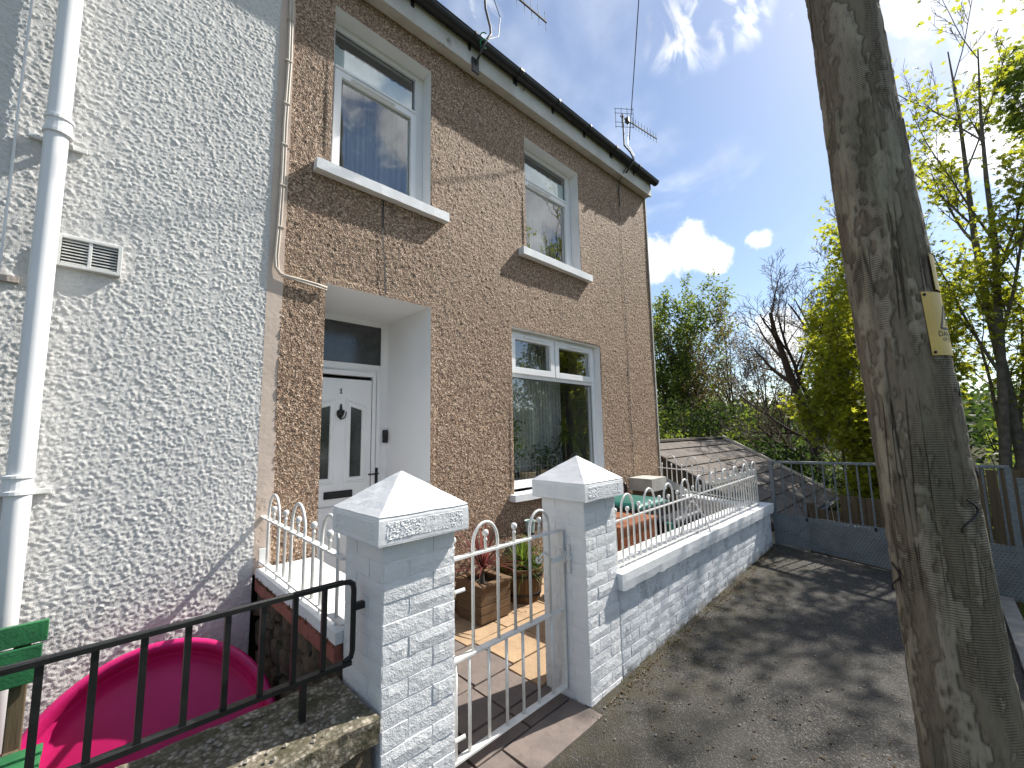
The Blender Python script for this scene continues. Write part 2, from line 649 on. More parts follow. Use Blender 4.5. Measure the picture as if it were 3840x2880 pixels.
# window glass: clear, reflecting by Fresnel
t = NT('window_glass')
tr = t.n('ShaderNodeBsdfTransparent')
tr.inputs[0].default_value = (.93, .95, .94, 1)
gl = t.n('ShaderNodeBsdfGlossy')
gl.inputs['Roughness'].default_value = .012
gl.inputs['Color'].default_value = (.95, .97, 1, 1)
wv = t.bump(t.noise(1.3, 2), .02, .25)
t.l(wv, gl.inputs['Normal'])
fr = t.n('ShaderNodeFresnel')
fr.inputs['IOR'].default_value = 2.5
ms = t.n('ShaderNodeMixShader')
t.l(t.math('MULTIPLY', fr.outputs[0], t.math('SUBTRACT', 1.0, t.geo.outputs['Backfacing'])), ms.inputs[0])
t.l(tr.outputs[0], ms.inputs[1])
t.l(gl.outputs[0], ms.inputs[2])
t.l(ms.outputs[0], t.out.inputs['Surface'])
M['window_glass'] = t.m
# obscured door glass
t = NT('door_glass')
M['door_glass'] = t.done(t.mix(t.ramp(t.noise(5, 4), .4, .6), (.020, .024, .024), (.035, .040, .040)), .12, t.bump(t.noise(60, 3), .002, .35), spec=.8)

# asphalt with dust, moss and grit
t = NT('asphalt')
ag = t.n('ShaderNodeTexVoronoi')
ag.inputs['Scale'].default_value = 150
t.l(t.pos, ag.inputs['Vector'])
sc_ = t.n('ShaderNodeSeparateColor')
t.l(ag.outputs['Color'], sc_.inputs[0])
c = t.cramp(sc_.outputs[0], [(0, (.029, .027, .025)), (.5, (.049, .046, .042)), (.85, (.074, .070, .063)), (1, (.15, .14, .128))])
c = t.mix(t.ramp(t.noise(1.6, 7, .65), .38, .68, 0, .55), c, (.066, .061, .051))
xyz = t.n('ShaderNodeSeparateXYZ')
t.l(t.pos, xyz.inputs[0])
edge = t.math('MULTIPLY', t.ramp(xyz.outputs[1], -2.35, -1.70), t.ramp(t.noise(5, 8, .7), .36, .62))
c = t.mix(t.math('MULTIPLY', edge, .85), c, (.052, .046, .026))
c = t.mix(t.math('MULTIPLY', t.ramp(t.noise(4.2, 9, .75), .60, .70), .6), c, (.024, .023, .017))
nm = t.bump(ag.outputs['Distance'], .006, .8)
nm = t.bump(t.noise(14, 5), .012, .4, nm)
M['asphalt'] = t.done(c, .85, nm, spec=.3)

# paving: grey-mauve and buff sandstone
for nm_, a, b in (('paving_grey', (.200, .160, .140), (.150, .125, .112)), ('paving_buff', (.44, .305, .185), (.36, .245, .15))):
    t = NT(nm_)
    c = t.mix(t.ramp(t.noise(7, 7, .65), .35, .68), a, b)
    c = t.mix(t.math('MULTIPLY', t.rand(), .35), c, (a[0] * .65, a[1] * .68, a[2] * .72))
    c = t.mix(t.ramp(t.noise(24, 8, .7), .60, .72, 0, .6), c, (.07, .06, .048))
    M[nm_] = t.done(c, .8, t.bump(t.noise(22, 6), .008, .6), spec=.3)
simple('joint_dirt', (.055, .045, .033), (.09, .075, .055), 20, .95, 80, .008)

# brushed / weathered timber in several tones
for nm_, a, b, ax in (('planter_timber', (.185, .115, .062), (.105, .066, .037), (3, 3, 40)), ('barrel_timber', (.16, .095, .045), (.085, .052, .028), (30, 30, 2)), ('fence_timber', (.165, .118, .068), (.095, .07, .042), (30, 30, 1.5))):
    t = NT(nm_)
    c = t.mix(t.ramp(t.noise(1.0, 6, .65, vec=t.scaled(ax)), .35, .7), a, b)
    c = t.mix(t.math('MULTIPLY', t.rand(), .4), c, (a[0] * .55, a[1] * .6, a[2] * .65))
    M[nm_] = t.done(c, .8, t.bump(t.noise(1.6, 5, .6, vec=t.scaled(ax)), .004, .6), spec=.3)

# telegraph pole
t = NT('pole_timber')
at = t.n('ShaderNodeAttribute', attribute_name='patch')
P = at.outputs['Fac']
c = t.mix(t.ramp(P, .40, .55), (.200, .166, .122), (.310, .270, .205))
grain = t.noise(1.0, 8, .7, vec=t.scaled((26, 26, 1.6)))
c = t.mix(t.ramp(grain, .45, .72, 0, .7), c, (.085, .069, .051))
c = t.mix(t.ramp(t.noise(1.4, 5, .6, vec=t.scaled((3, 3, 1.2))), .50, .72, 0, .45), c, (.115, .135, .095))
wv = t.n('ShaderNodeTexWave', wave_type='BANDS', bands_direction='Z')
wv.inputs['Scale'].default_value = 34
wv.inputs['Distortion'].default_value = 1.4
wv.inputs['Detail'].default_value = 3
wv.inputs['Detail Scale'].default_value = 1.4
t.l(t.pos, wv.inputs['Vector'])
saw = t.math('MULTIPLY', t.ramp(wv.outputs['Fac'], .12, .45, 1, 0), t.ramp(t.noise(1.0, 4, .6, vec=t.scaled((7, 7, 2.4))), .44, .56))
c = t.mix(t.math('MULTIPLY', saw, .75), c, (.055, .044, .032))
crk = t.ramp(t.voronoi(1.0, 'DISTANCE_TO_EDGE', vec=t.scaled((17, 17, .28))), 0, .035, 1, 0)
crk = t.math('MULTIPLY', crk, t.ramp(t.noise(2.5, 3), .45, .6))
fleck = t.noise(1.0, 5, .7, vec=t.scaled((70, 70, 16)))
c = t.mix(t.ramp(fleck, .50, .72, 0, .6), c, (.06, .048, .035))
c = t.mix(t.ramp(fleck, .28, .44, .35, 0), c, (.33, .29, .225))
c = t.mix(t.math('MULTIPLY', crk, .8), c, (.022, .017, .012))
at2 = t.n('ShaderNodeAttribute', attribute_name='edge')
c = t.mix(t.math('MULTIPLY', at2.outputs['Fac'], .6), c, (.05, .039, .028))
h = t.math('SUBTRACT', t.math('MULTIPLY', grain, .5), t.math('ADD', t.math('MULTIPLY', saw, .45), crk))
M['pole_timber'] = t.done(c, .85, t.bump(h, .006, .8), spec=.2)

# galvanised steel, and the perforated sheet with real see-through holes
t = NT('galvanised')
c = t.mix(t.ramp(t.voronoi(45, 'F1', 'Distance'), .2, .8), (.20, .225, .24), (.14, .16, .175))
c = t.mix(t.ramp(t.noise(6, 6, .7), .56, .7, 0, .5), c, (.16, .15, .13))
M['galvanised'] = t.done(c, .55, None, .3)
t = NT('perforated_steel')
c = t.mix(t.ramp(t.noise(7, 6, .65), .35, .7), (.19, .21, .225), (.125, .14, .15))
sp = t.n('ShaderNodeSeparateXYZ')
t.l(t.pos, sp.inputs[0])
PITCH_H = .026
row = t.math('FLOOR', t.math('DIVIDE', sp.outputs[2], PITCH_H))
odd = t.math('MULTIPLY', t.math('MODULO', t.math('ADD', row, 100), 2), .5)
fy = t.math('SUBTRACT', t.math('FRACT', t.math('ADD', t.math('DIVIDE', t.math('ADD', sp.outputs[1], 50), PITCH_H * 1.15), odd)), .5)
fz = t.math('SUBTRACT', t.math('FRACT', t.math('DIVIDE', t.math('ADD', sp.outputs[2], PITCH_H * 100), PITCH_H)), .5)
rr = t.math('SQRT', t.math('ADD', t.math('MULTIPLY', fy, fy), t.math('MULTIPLY', fz, fz)))
hole = t.math('LESS_THAN', rr, .22)
t.done(c, .6, None, .2)
tr = t.n('ShaderNodeBsdfTransparent')
ms = t.n('ShaderNodeMixShader')
t.l(hole, ms.inputs[0])
t.l(t.b.outputs[0], ms.inputs[1])
t.l(tr.outputs[0], ms.inputs[2])
t.l(ms.outputs[0], t.out.inputs['Surface'])
M['perforated_steel'] = t.m

# rough mossy concrete with exposed pebbles
t = NT('pebbly_concrete')
vv = t.n('ShaderNodeTexVoronoi')
vv.inputs['Scale'].default_value = 62
t.l(t.pos, vv.inputs['Vector'])
s2 = t.n('ShaderNodeSeparateColor')
t.l(vv.outputs['Color'], s2.inputs[0])
c = t.cramp(s2.outputs[0], [(0, (.13, .115, .085)), (.5, (.23, .20, .15)), (1, (.40, .36, .30))])
c = t.mix(t.ramp(vv.outputs['Distance'], .35, .65, 0, .7), c, (.085, .075, .05))
c = t.mix(t.ramp(t.noise(7, 7, .65), .46, .62, 0, .8), c, (.055, .052, .025))
nm = t.bump(vv.outputs['Distance'], .012, -.9)
nm = t.bump(t.noise(16, 6, .65), .02, .7, nm)
M['pebbly_concrete'] = t.done(c, .9, nm, spec=.25)
# rubble
t = NT('rubble_stone')
c = t.mix(t.ramp(t.noise(11, 7, .7), .35, .68), (.135, .105, .075), (.065, .052, .038))
c = t.mix(t.math('MULTIPLY', t.rand(), .6), c, (.19, .15, .10))
c = t.mix(t.ramp(t.noise(5, 6, .6), .52, .66, 0, .8), c, (.035, .034, .018))
M['rubble_stone'] = t.done(c, .95, t.bump(t.noise(20, 8, .7), .03, .9), spec=.2)
# garage tiles
t = NT('roof_tile')
c = t.mix(t.ramp(t.noise(9, 7, .7), .35, .68), (.20, .175, .155), (.135, .12, .108))
c = t.mix(t.math('MULTIPLY', t.rand(), .5), c, (.115, .10, .09))
c = t.mix(t.ramp(t.noise(3, 6), .55, .7, 0, .6), c, (.10, .075, .05))
M['roof_tile'] = t.done(c, .9, t.bump(t.noise(90, 4), .006, .8), spec=.2)
# ground
t = NT('ground_earth')
c = t.mix(t.ramp(t.noise(.6, 8, .65), .4, .62), (.045, .065, .022), (.075, .062, .035))
M['ground_earth'] = t.done(c, .95, t.bump(t.noise(9, 8, .7), .08, .8), spec=.1)
t = NT('yard_concrete')
c = t.mix(t.ramp(t.noise(2.5, 7, .65), .35, .65), (.20, .19, .17), (.13, .125, .11))
M['yard_concrete'] = t.done(c, .9, t.bump(t.noise(40, 5), .006), spec=.2)


def leaf_mat(name, a, b, trans, rough=.5):
    t = NT(name)
    n_ = t.n('ShaderNodeNewGeometry')
    r1 = n_.outputs['Random Per Island']
    c = t.mix(t.ramp(r1, 0, 1), a, b)
    c = t.mix(t.ramp(t.noise(1.1, 3), .4, .65, 0, .5), c, (a[0] * .6, a[1] * .7, a[2] * .6))
    t.done(c, rough, spec=.35)
    tl = t.n('ShaderNodeBsdfTranslucent')
    tcol = t.mix(.5, c, trans)
    t.l(tcol, tl.inputs[0])
    ms = t.n('ShaderNodeMixShader')
    ms.inputs[0].default_value = .58
    t.l(t.b.outputs[0], ms.inputs[1])
    t.l(tl.outputs[0], ms.inputs[2])
    t.l(ms.outputs[0], t.out.inputs['Surface'])
    M[name] = t.m
    return t.m


leaf_mat('leaf_maple', (.13, .175, .020), (.24, .26, .030), (.80, .80, .05))
leaf_mat('leaf_spring', (.075, .115, .022), (.13, .165, .035), (.36, .44, .05))
leaf_mat('leaf_hedge', (.030, .055, .014), (.058, .088, .020), (.07, .12, .02))
leaf_mat('leaf_bud', (.11, .085, .04), (.15, .10, .05), (.22, .17, .05))
leaf_mat('leaf_cordyline', (.20, .060, .060), (.28, .11, .09), (.30, .08, .07))
leaf_mat('leaf_pot', (.085, .15, .025), (.16, .22, .05), (.22, .30, .04))
leaf_mat('leaf_house', (.020, .055, .016), (.045, .09, .022), (.05, .10, .02))
leaf_mat('grass_blade', (.10, .14, .022), (.17, .19, .045), (.22, .26, .04))
leaf_mat('dry_leaf', (.16, .10, .055), (.26, .19, .11), (.2, .12, .05))

# ------------------------------------------------------------------ measured layout (metres; facade plane y=0)
PY = -1.684            # street face of caps and coping
SY = -1.641            # street face of pier shafts
ROAD_FAR = 6.08


def road_z(x, y):
    a = max(0.0, min(1.0, (x - 2.1) / 4.0))
    z = .160 * a
    if y < -1.66:
        z -= (-1.66 - y) * .10 * a
    if x < 2.1:
        z += (x - 2.1) * .02
    return z


# ------------------------------------------------------------------ ground
def ground_z(x, y):
    # street terrace, then the land falls away beyond the railing and rises to a wooded bank far off
    drop = max(0.0, min(1.0, (x - 6.15) / .5))
    side = max(0.0, min(1.0, (-3.4 - y) / 1.0)) if x > -6 else 1
    z = -.55
    z -= drop * (1.9 if y > -3.3 else 1.9 - 1.5 * side)
    d = math.hypot(x, y)
    if d > 40:
        z += min(30, (d - 40) * .06) * (1 if (x > 0 or y < 0) else .6)
    if x < 6 and y < -3.45:
        z = max(z, -.16 + .05 * math.sin(x * 1.3))
    return z


ax = [-400, -250, -150, -90, -60, -40, -25, -15, -10, -6] + [i * .5 for i in range(-8, 13)] + [6.15, 6.4, 6.65, 7, 7.5, 8, 9, 10, 12, 14, 17, 21, 26, 33, 42, 60, 90, 140, 220, 350, 500]
ay = [-400, -250, -150, -90, -60, -40, -25, -15, -10, -8, -6, -5, -4.4, -3.9, -3.46, -3.44, -3.3, -3, -2, -1, 0, 1, 2, 4, 7, 10, 14, 20, 30, 45, 70, 110, 180, 300, 450]
mb = MB()
for x in ax:
    for y in ay:
        mb.v.append((x, y, ground_z(x, y)))
m_ = len(ay)
for i in range(len(ax) - 1):
    for j in range(m_ - 1):
        mb.f.append((i * m_ + j, (i + 1) * m_ + j, (i + 1) * m_ + j + 1, i * m_ + j + 1))
tag(mb.build('ground', M['ground_earth'], smooth=True), 'earth and rough grass running from the street to the wooded bank', 'ground', kind='structure')

# asphalt of the pavement
xs = np.arange(-6, ROAD_FAR + .001, .16)
xs[-1] = ROAD_FAR
ys = np.concatenate([[-12, -9, -7, -5.5, -4.5], np.arange(-4.0, -1.60, .08), [-1.60]])
ys = np.sort(np.unique(np.concatenate([ys[ys > -3.43], [-3.43]])))
mb = MB()
for x in xs:
    for y in ys:
        mb.v.append((x, y, road_z(x, y) + .006 * mnoise.noise(Vector((x * 1.5, y * 1.5, 0)))))
m_ = len(ys)
for i in range(len(xs) - 1):
    for j in range(m_ - 1):
        mb.f.append((i * m_ + j, (i + 1) * m_ + j, (i + 1) * m_ + j + 1, i * m_ + j + 1))
tag(mb.build('pavement', M['asphalt'], smooth=True), 'worn grey asphalt pavement dappled with leaf shadow', 'pavement', kind='structure')
# concrete edging between the asphalt and the verge
edging = thing('kerb', (4.5, -3.47, -.1), 'row of pale concrete edging stones between asphalt and grass verge', 'kerb')
tag(edging, kind='structure')
x = -3.0
k = 0
while x < 6.0:
    L = .90
    z = road_z(x + L / 2, -3.43)
    b = MB().rough_box(x + .004, min(x + L - .004, 6.05), -3.53, -3.435, z - .25, z + .035, .1, .004, 9, k)
    b.build('edging_stone', M['kerb_concrete'], edging)
    x += L
    k += 1
# neighbour's sunken yard
tag(MB().box(-3.5, .80, -1.30, 0.0, -.60, -.42).build('yard', M['yard_concrete']), 'sunken concrete yard of the white house', 'yard', kind='structure')

# ------------------------------------------------------------------ front garden paving
pav = thing('garden_paving', (2, -.9, 0), 'stone slab paving between gate and front door', 'paving')
tag(pav, kind='structure')
MB().box(1.14, 6.0, -1.72, -.001, -.30, -.028).build('bedding', M['joint_dirt'], pav)
MB().box(1.14, 2.13, -.001, .78, -.30, .13).build('doorstep', M['light_concrete'], pav)
rp = random.Random(11)


def slab(x0, x1, y0, y1, mat, zt=0.0):
    g = .008
    b = MB().rough_box(x0 + g, x1 - g, y0 + g, y1 - g, -.035, zt + rp.uniform(-.003, .003), .14, .004, 6, rp.uniform(0, 50))
    b.build('paving_slab', mat, pav)


rowsY = [-1.30, -.99, -.56, -.13, -.002]
for j in range(4):
    y0, y1 = rowsY[j], rowsY[j + 1]
    off = (0, .13, 0, .2)[j]
    xsl = [1.15, 1.48 + off * .3, 1.785 + off * .2, 2.09 + off * .5]
    for a, b in zip(xsl[:-1], xsl[1:]):
        slab(a, b, y0, y1, M['paving_grey'])
    xx = xsl[-1]
    while xx < 5.9:
        w = rp.choice((.42, .56, .42))
        slab(xx, min(xx + w, 5.9), y0, y1, M['paving_buff'])
        xx += w
# threshold between the piers and the strip inside the gate
for a, b in ((1.172, 1.56), (1.56, 2.136)):
    slab(a, b, -1.735, -1.50, M['paving_grey'], .002)
for a, b in ((1.172, 1.40), (1.40, 1.785), (1.785, 2.136)):
    slab(a, b, -1.50, -1.30, M['paving_grey'])
for a, b in ((2.14, 2.60), (2.60, 3.1), (3.1, 3.7), (3.7, 4.3), (4.3, 5.0), (5.0, 5.7)):
    slab(a, b, -1.42, -1.30, M['paving_buff'])

# ------------------------------------------------------------------ houses
ZE0, ZES = 5.40, .034


def eave_z(x):
    return ZE0 + ZES * (x - 1.4)


def dashed_wall(name, x0, x1, z0, z1, step, holes, kind, seed, mat, parent, slope_top=True):
    """wall sheet of thrown render: every lump is a displaced vertex; openings left out"""
    cutsx = sorted(set([x0, x1] + [h[i] for h in holes for i in (0, 1)]))
    cutsz = sorted(set([z0, z1] + [h[i] for h in holes for i in (2, 3)]))

    def axis(c):
        out_ = [c[0]]
        for a, b in zip(c[:-1], c[1:]):
            n = max(1, int(round((b - a) / step)))
            out_ += [a + (b - a) * (i + 1) / n for i in range(n)]
        return np.array(out_)
    X, Zz = axis(cutsx), axis(cutsz)
    q = .004
    nx, nz = int((x1 - x0) / q) + 2, int((z1 - z0) / q) + 2
    if kind == 'roughcast':
        a = field(nx, nz, .85, .85, seed)
        b = field(nx, nz, 1.4, 1.35, seed + 1)
        e = field(nx, nz, 60, 60, seed + 2)
        h = .00150 * np.maximum(a + .7 * b, -.9) + .0009 * e
    else:
        a = field(nx, nz, .9, .9, seed)
        b = field(nx, nz, 2.4, 2.4, seed + 1)
        e = field(nx, nz, 90, 90, seed + 2)
        h = .0019 * np.maximum(a, -1.0) + .0006 * b + .003 * e
    ix = np.clip(((X - x0) / q).astype(int), 0, nx - 1)
    iz = np.clip(((Zz - z0) / q).astype(int), 0, nz - 1)
    H = h[np.ix_(ix, iz)]
    # no lump stands proud at an opening's edge
    for hx0, hx1, hz0, hz1 in holes:
        mx = (X >= hx0 - 1e-6) & (X <= hx1 + 1e-6)
        mz = (Zz >= hz0 - 1e-6) & (Zz <= hz1 + 1e-6)
        sub = np.ix_(mx, mz)
        H[sub] = np.minimum(H[sub], .001)
        nxm = (X >= hx0 - .05) & (X <= hx1 + .05)
        nzm = (Zz >= hz0 - .05) & (Zz <= hz1 + .05)
        sub = np.ix_(nxm, nzm)
        H[sub] = np.maximum(H[sub], .0012)
    GX, GZ = np.meshgrid(X, Zz, indexing='ij')
    verts = np.stack([GX, -H, GZ], -1).reshape(-1, 3)
    n1_, n2_ = len(X), len(Zz)
    ii, jj = np.meshgrid(np.arange(n1_ - 1), np.arange(n2_ - 1), indexing='ij')
    cx = (X[:-1] + X[1:]) / 2
    cz = (Zz[:-1] + Zz[1:]) / 2
    CX, CZ = np.meshgrid(cx, cz, indexing='ij')
    keep = np.ones(CX.shape, bool)
    for hx0, hx1, hz0, hz1 in holes:
        keep &= ~((CX > hx0) & (CX < hx1) & (CZ > hz0) & (CZ < hz1))
    if slope_top:
        keep &= CZ < (ZE0 + ZES * (CX - 1.4)) + .05
    a = (ii * n2_ + jj)[keep]
    quads = np.stack([a, a + n2_, a + n2_ + 1, a + 1], -1)
    verts -= np.array(wloc(parent))
    me = np_mesh(name, verts, quads)
    return link_mesh(name, me, mat, parent)


W1 = (1.179, 2.119, 3.70, 5.157)
W2 = (3.449, 4.524, 3.70, 5.157)
W3 = (3.176, 4.891, .942, 2.75)
DR = (1.177, 2.129, .02, 2.75)
HX0, HX1 = .872, 6.47

house = thing('terraced_house', (3.6, 0, 0), 'brown pebbledashed end terrace house with white windows and recessed white door', 'house')
dashed_wall('wall', HX0, HX1, -.25, 5.70, .0105, [W1, W2, W3, DR], 'pebble', 21, M['brown_pebbledash'], house)
# gable wall, back wall
mb = MB()
mb.box(HX1 - .005, HX1 + .012, -.006, 7.2, -2.6, 5.62)
mb.add([(HX1 + .012, 0, 5.62), (HX1 + .012, 7.2, 5.62), (HX1 + .012, 3.6, 7.9), (HX1 - .005, 0, 5.62), (HX1 - .005, 7.2, 5.62), (HX1 - .005, 3.6, 7.9)], [(0, 1, 2), (5, 4, 3)])
mb.box(.0, HX1 - .01, 7.1, 7.2, -2.6, 5.62)
mb.build('gable_wall', M['brown_pebbledash'], house)
# pale corner bead down the front right corner
MB().box(HX1 - .004, HX1 + .022, -.016, .02, -.25, eave_z(HX1) + .02).build('corner_bead', M['verge_white'], house)
# cracks: two dark hairline movement joints in the dash
for pts in ([(1.632, 3.60), (1.637, 3.45), (1.630, 3.3), (1.648, 3.12), (1.656, 2.95), (1.668, 2.76)], [(5.60, 5.5), (5.605, 5.0), (5.622, 4.71), (5.612, 4.3), (5.622, 3.4), (5.618, 2.4), (5.626, 1.6), (5.63, .8), (5.632, .1)]):
    mb = MB()
    fine = []
    for (xa, za), (xb, zb) in zip(pts[:-1], pts[1:]):
        for i in range(12):
            s = i / 12
            fine.append((xa + (xb - xa) * s + random.uniform(-.004, .004), za + (zb - za) * s))
    for (xa, za), (xb, zb) in zip(fine[:-1], fine[1:]):
        w = random.uniform(.0045, .0085)
        mb.add([(xa - w, -.0125, za), (xa + w, -.0125, za), (xb + w, -.0125, zb), (xb - w, -.0125, zb)], [(0, 3, 2, 1)])
    mb.build('crack', M['upvc_shadow_gasket'], house)
# beige painted strip between the houses
MB().rough_box(.777, .880, -.001, .05, .70, 5.42, .05, .0022, 4, 3).build('painted_strip', M['beige_paint'], house)

# roof slopes, fascia, soffit, gutter
mb = MB()
for (ya, yb) in ((-.13, 3.6), (7.33, 3.6)):
    za, zb = 5.72, 8.0
    xa, xb = .80, HX1 + .06
    mb.add([(xa, ya, za + ZES * -1), (xb, ya, za + ZES * 4.5), (xb, yb, zb), (xa, yb, zb), (xa, ya, za - .08 - ZES), (xb, ya, za - .08 + ZES * 4.5), (xb, yb, zb - .1), (xa, yb, zb - .1)],
           [(0, 1, 2, 3), (7, 6, 5, 4), (0, 4, 5, 1), (1, 5, 6, 2), (3, 2, 6, 7), (0, 3, 7, 4)])
roof = mb.build('roof', M['roof_slate_dark'], house)


def sloped_box(xa, xb, y0, y1, d0, d1, name, mat, parent, bevel=0):
    mb = MB()
    za, zb = eave_z(xa), eave_z(xb)
    mb.add([(xa, y0, za + d0), (xb, y0, zb + d0), (xb, y1, zb + d0), (xa, y1, za + d0), (xa, y0, za + d1), (xb, y0, zb + d1), (xb, y1, zb + d1), (xa, y1, za + d1)],
           [(0, 3, 2, 1), (4, 5, 6, 7), (0, 1, 5, 4), (1, 2, 6, 5), (2, 3, 7, 6), (3, 0, 4, 7)])
    return mb.build(name, mat, parent, bevel=bevel)


sloped_box(.80, HX1 + .035, -.118, -.088, -.012, .215, 'fascia', M['fascia_paint'], house, .003)
sloped_box(.80, HX1 + .03, -.087, .03, .0, .016, 'soffit', M['fascia_paint'], house)
sloped_box(HX1 + .012, HX1 + .03, -.087, .10, .017, .20, 'box_end', M['fascia_paint'], house)


def gutter(xa, xb, parent):
    mb = MB()
    n = 9
    R1, R2 = .062, .055
    for x in (xa, xb):
        zc_ = eave_z(x) + .245
        for R in (R1, R2):
            for k in range(n):
                a = math.pi + math.pi * k / (n - 1)
                mb.v.append((x, -.178 + R * math.cos(a), zc_ + R * math.sin(a)))
    for k in range(n - 1):
        mb.f.append((k, k + 1, 2 * n + k + 1, 2 * n + k))
        mb.f.append((n + k, 3 * n + k, 3 * n + k + 1, n + k + 1))
    for b0, b1 in ((0, n), (2 * n, 3 * n)):
        for k in range(n - 1):
            mb.f.append((b0 + k, b1 + k, b1 + k + 1, b0 + k + 1))
    for k in (0, n - 1):
        mb.f.append((k, n + k, 3 * n + k, 2 * n + k))
    # end stop
    zc_ = eave_z(xb) + .245
    mb.add([(xb, -.178 + R1 * math.cos(math.pi + math.pi * k / 8), zc_ + R1 * math.sin(math.pi + math.pi * k / 8)) for k in range(9)], [tuple(range(9))])
    g = mb.build('gutter', M['black_plastic'], parent)
    # rolled lip at the front, brackets and union clips
    lip = MB()
    lip.tube([(xa, -.240, eave_z(xa) + .247), (xb, -.240, eave_z(xb) + .247)], .006, 6)
    lip.build('gutter_lip', M['black_plastic'], g)
    x = xa + .35
    i = 0
    while x < xb - .1:
        mb = MB()
        zc_ = eave_z(x) + .245
        w = .016 if i % 3 else .03
        for dx0, dx1 in ((-w, w),):
            n = 9
            for xx in (x + dx0, x + dx1):
                for k in range(n):
                    a = math.pi + math.pi * k / (n - 1)
                    mb.v.append((xx, -.178 + .069 * math.cos(a), zc_ + .069 * math.sin(a)))
            b = len(mb.v) - 2 * n
            for k in range(n - 1):
                mb.f.append((b + k, b + k + 1, b + n + k + 1, b + n + k))
        mb.box(x - w, x + w, -.130, -.1185, zc_ - .105, zc_ + .01)
        mb.box(x - w, x + w, -.252, -.238, zc_ - .012, zc_ + .016)
        mb.build('gutter_bracket', M['black_plastic'], g)
        x += .68
        i += 1
    return g


gutter(.80, HX1 + .10, house)
# loose ends of old cable over the fascia
MB().tube([(5.66, -.25, 5.80), (5.60, -.21, 5.72), (5.585, -.128, 5.60), (5.59, -.05, 5.50), (5.604, -.018, 5.36), (5.61, -.016, 5.1)], .007, 6).build('cable', M['black_plastic'], house)

ROOMS = []


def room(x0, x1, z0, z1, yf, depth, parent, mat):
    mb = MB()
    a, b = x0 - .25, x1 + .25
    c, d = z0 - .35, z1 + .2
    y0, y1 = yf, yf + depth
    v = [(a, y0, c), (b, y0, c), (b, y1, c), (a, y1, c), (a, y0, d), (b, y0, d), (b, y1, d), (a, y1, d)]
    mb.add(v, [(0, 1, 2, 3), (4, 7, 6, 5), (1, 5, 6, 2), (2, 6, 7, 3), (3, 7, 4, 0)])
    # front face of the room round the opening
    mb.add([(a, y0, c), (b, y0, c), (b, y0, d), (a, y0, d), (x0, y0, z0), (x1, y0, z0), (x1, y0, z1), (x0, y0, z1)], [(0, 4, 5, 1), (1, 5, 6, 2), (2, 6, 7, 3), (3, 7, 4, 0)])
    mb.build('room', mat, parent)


def reveal(h, yf, parent, mat, sides=True):
    """plastered thickness of the wall round an opening"""
    x0, x1, z0, z1 = h
    t_ = .03
    mb = MB()
    mb.box(x0 - t_, x0, .001, yf + .08, z0, z1)
    mb.box(x1, x1 + t_, .001, yf + .08, z0, z1)
    mb.box(x0 - t_, x1 + t_, .001, yf + .08, z1, z1 + t_)
    return mb.build('reveal', mat, parent)


def frame_box(mb, x0, x1, z0, z1, w, y0, y1):
    mb.box(x0, x0 + w, y0, y1, z0, z1)
    mb.box(x1 - w, x1, y0, y1, z0, z1)
    mb.box(x0 + w, x1 - w, y0, y1, z0, z0 + w)
    mb.box(x0 + w, x1 - w, y0, y1, z1 - w, z1)


def pane(x0, x1, z0, z1, y, parent, name='pane', mat='window_glass'):
    o = MB().box(x0 - .006, x1 + .006, y, y + .006, z0 - .006, z1 + .006).build(name, M[mat], parent)
    g = MB()
    e = .005
    frame_box(g, x0 - e, x1 + e, z0 - e, z1 + e, e * 1.6, y - .003, y - .0005)
    g.build('gasket', M['upvc_shadow_gasket'], o)
    return o


def sill(x0, x1, z0, z1, y0, parent, seed):
    return MB().rough_box(x0, x1, y0, .10, z0, z1, .06, .0025, 7, seed).build('sill', M['white_coping'], parent, smooth=False)


def trickle(x0, x1, z, y, parent):
    mb = MB().box(x0, x1, y - .016, y, z - .011, z + .011)
    mb.box(x0 + .004, x1 - .004, y - .020, y - .0165, z - .003, z + .0035)
    mb.build('trickle_vent', M['upvc'], parent, bevel=0)


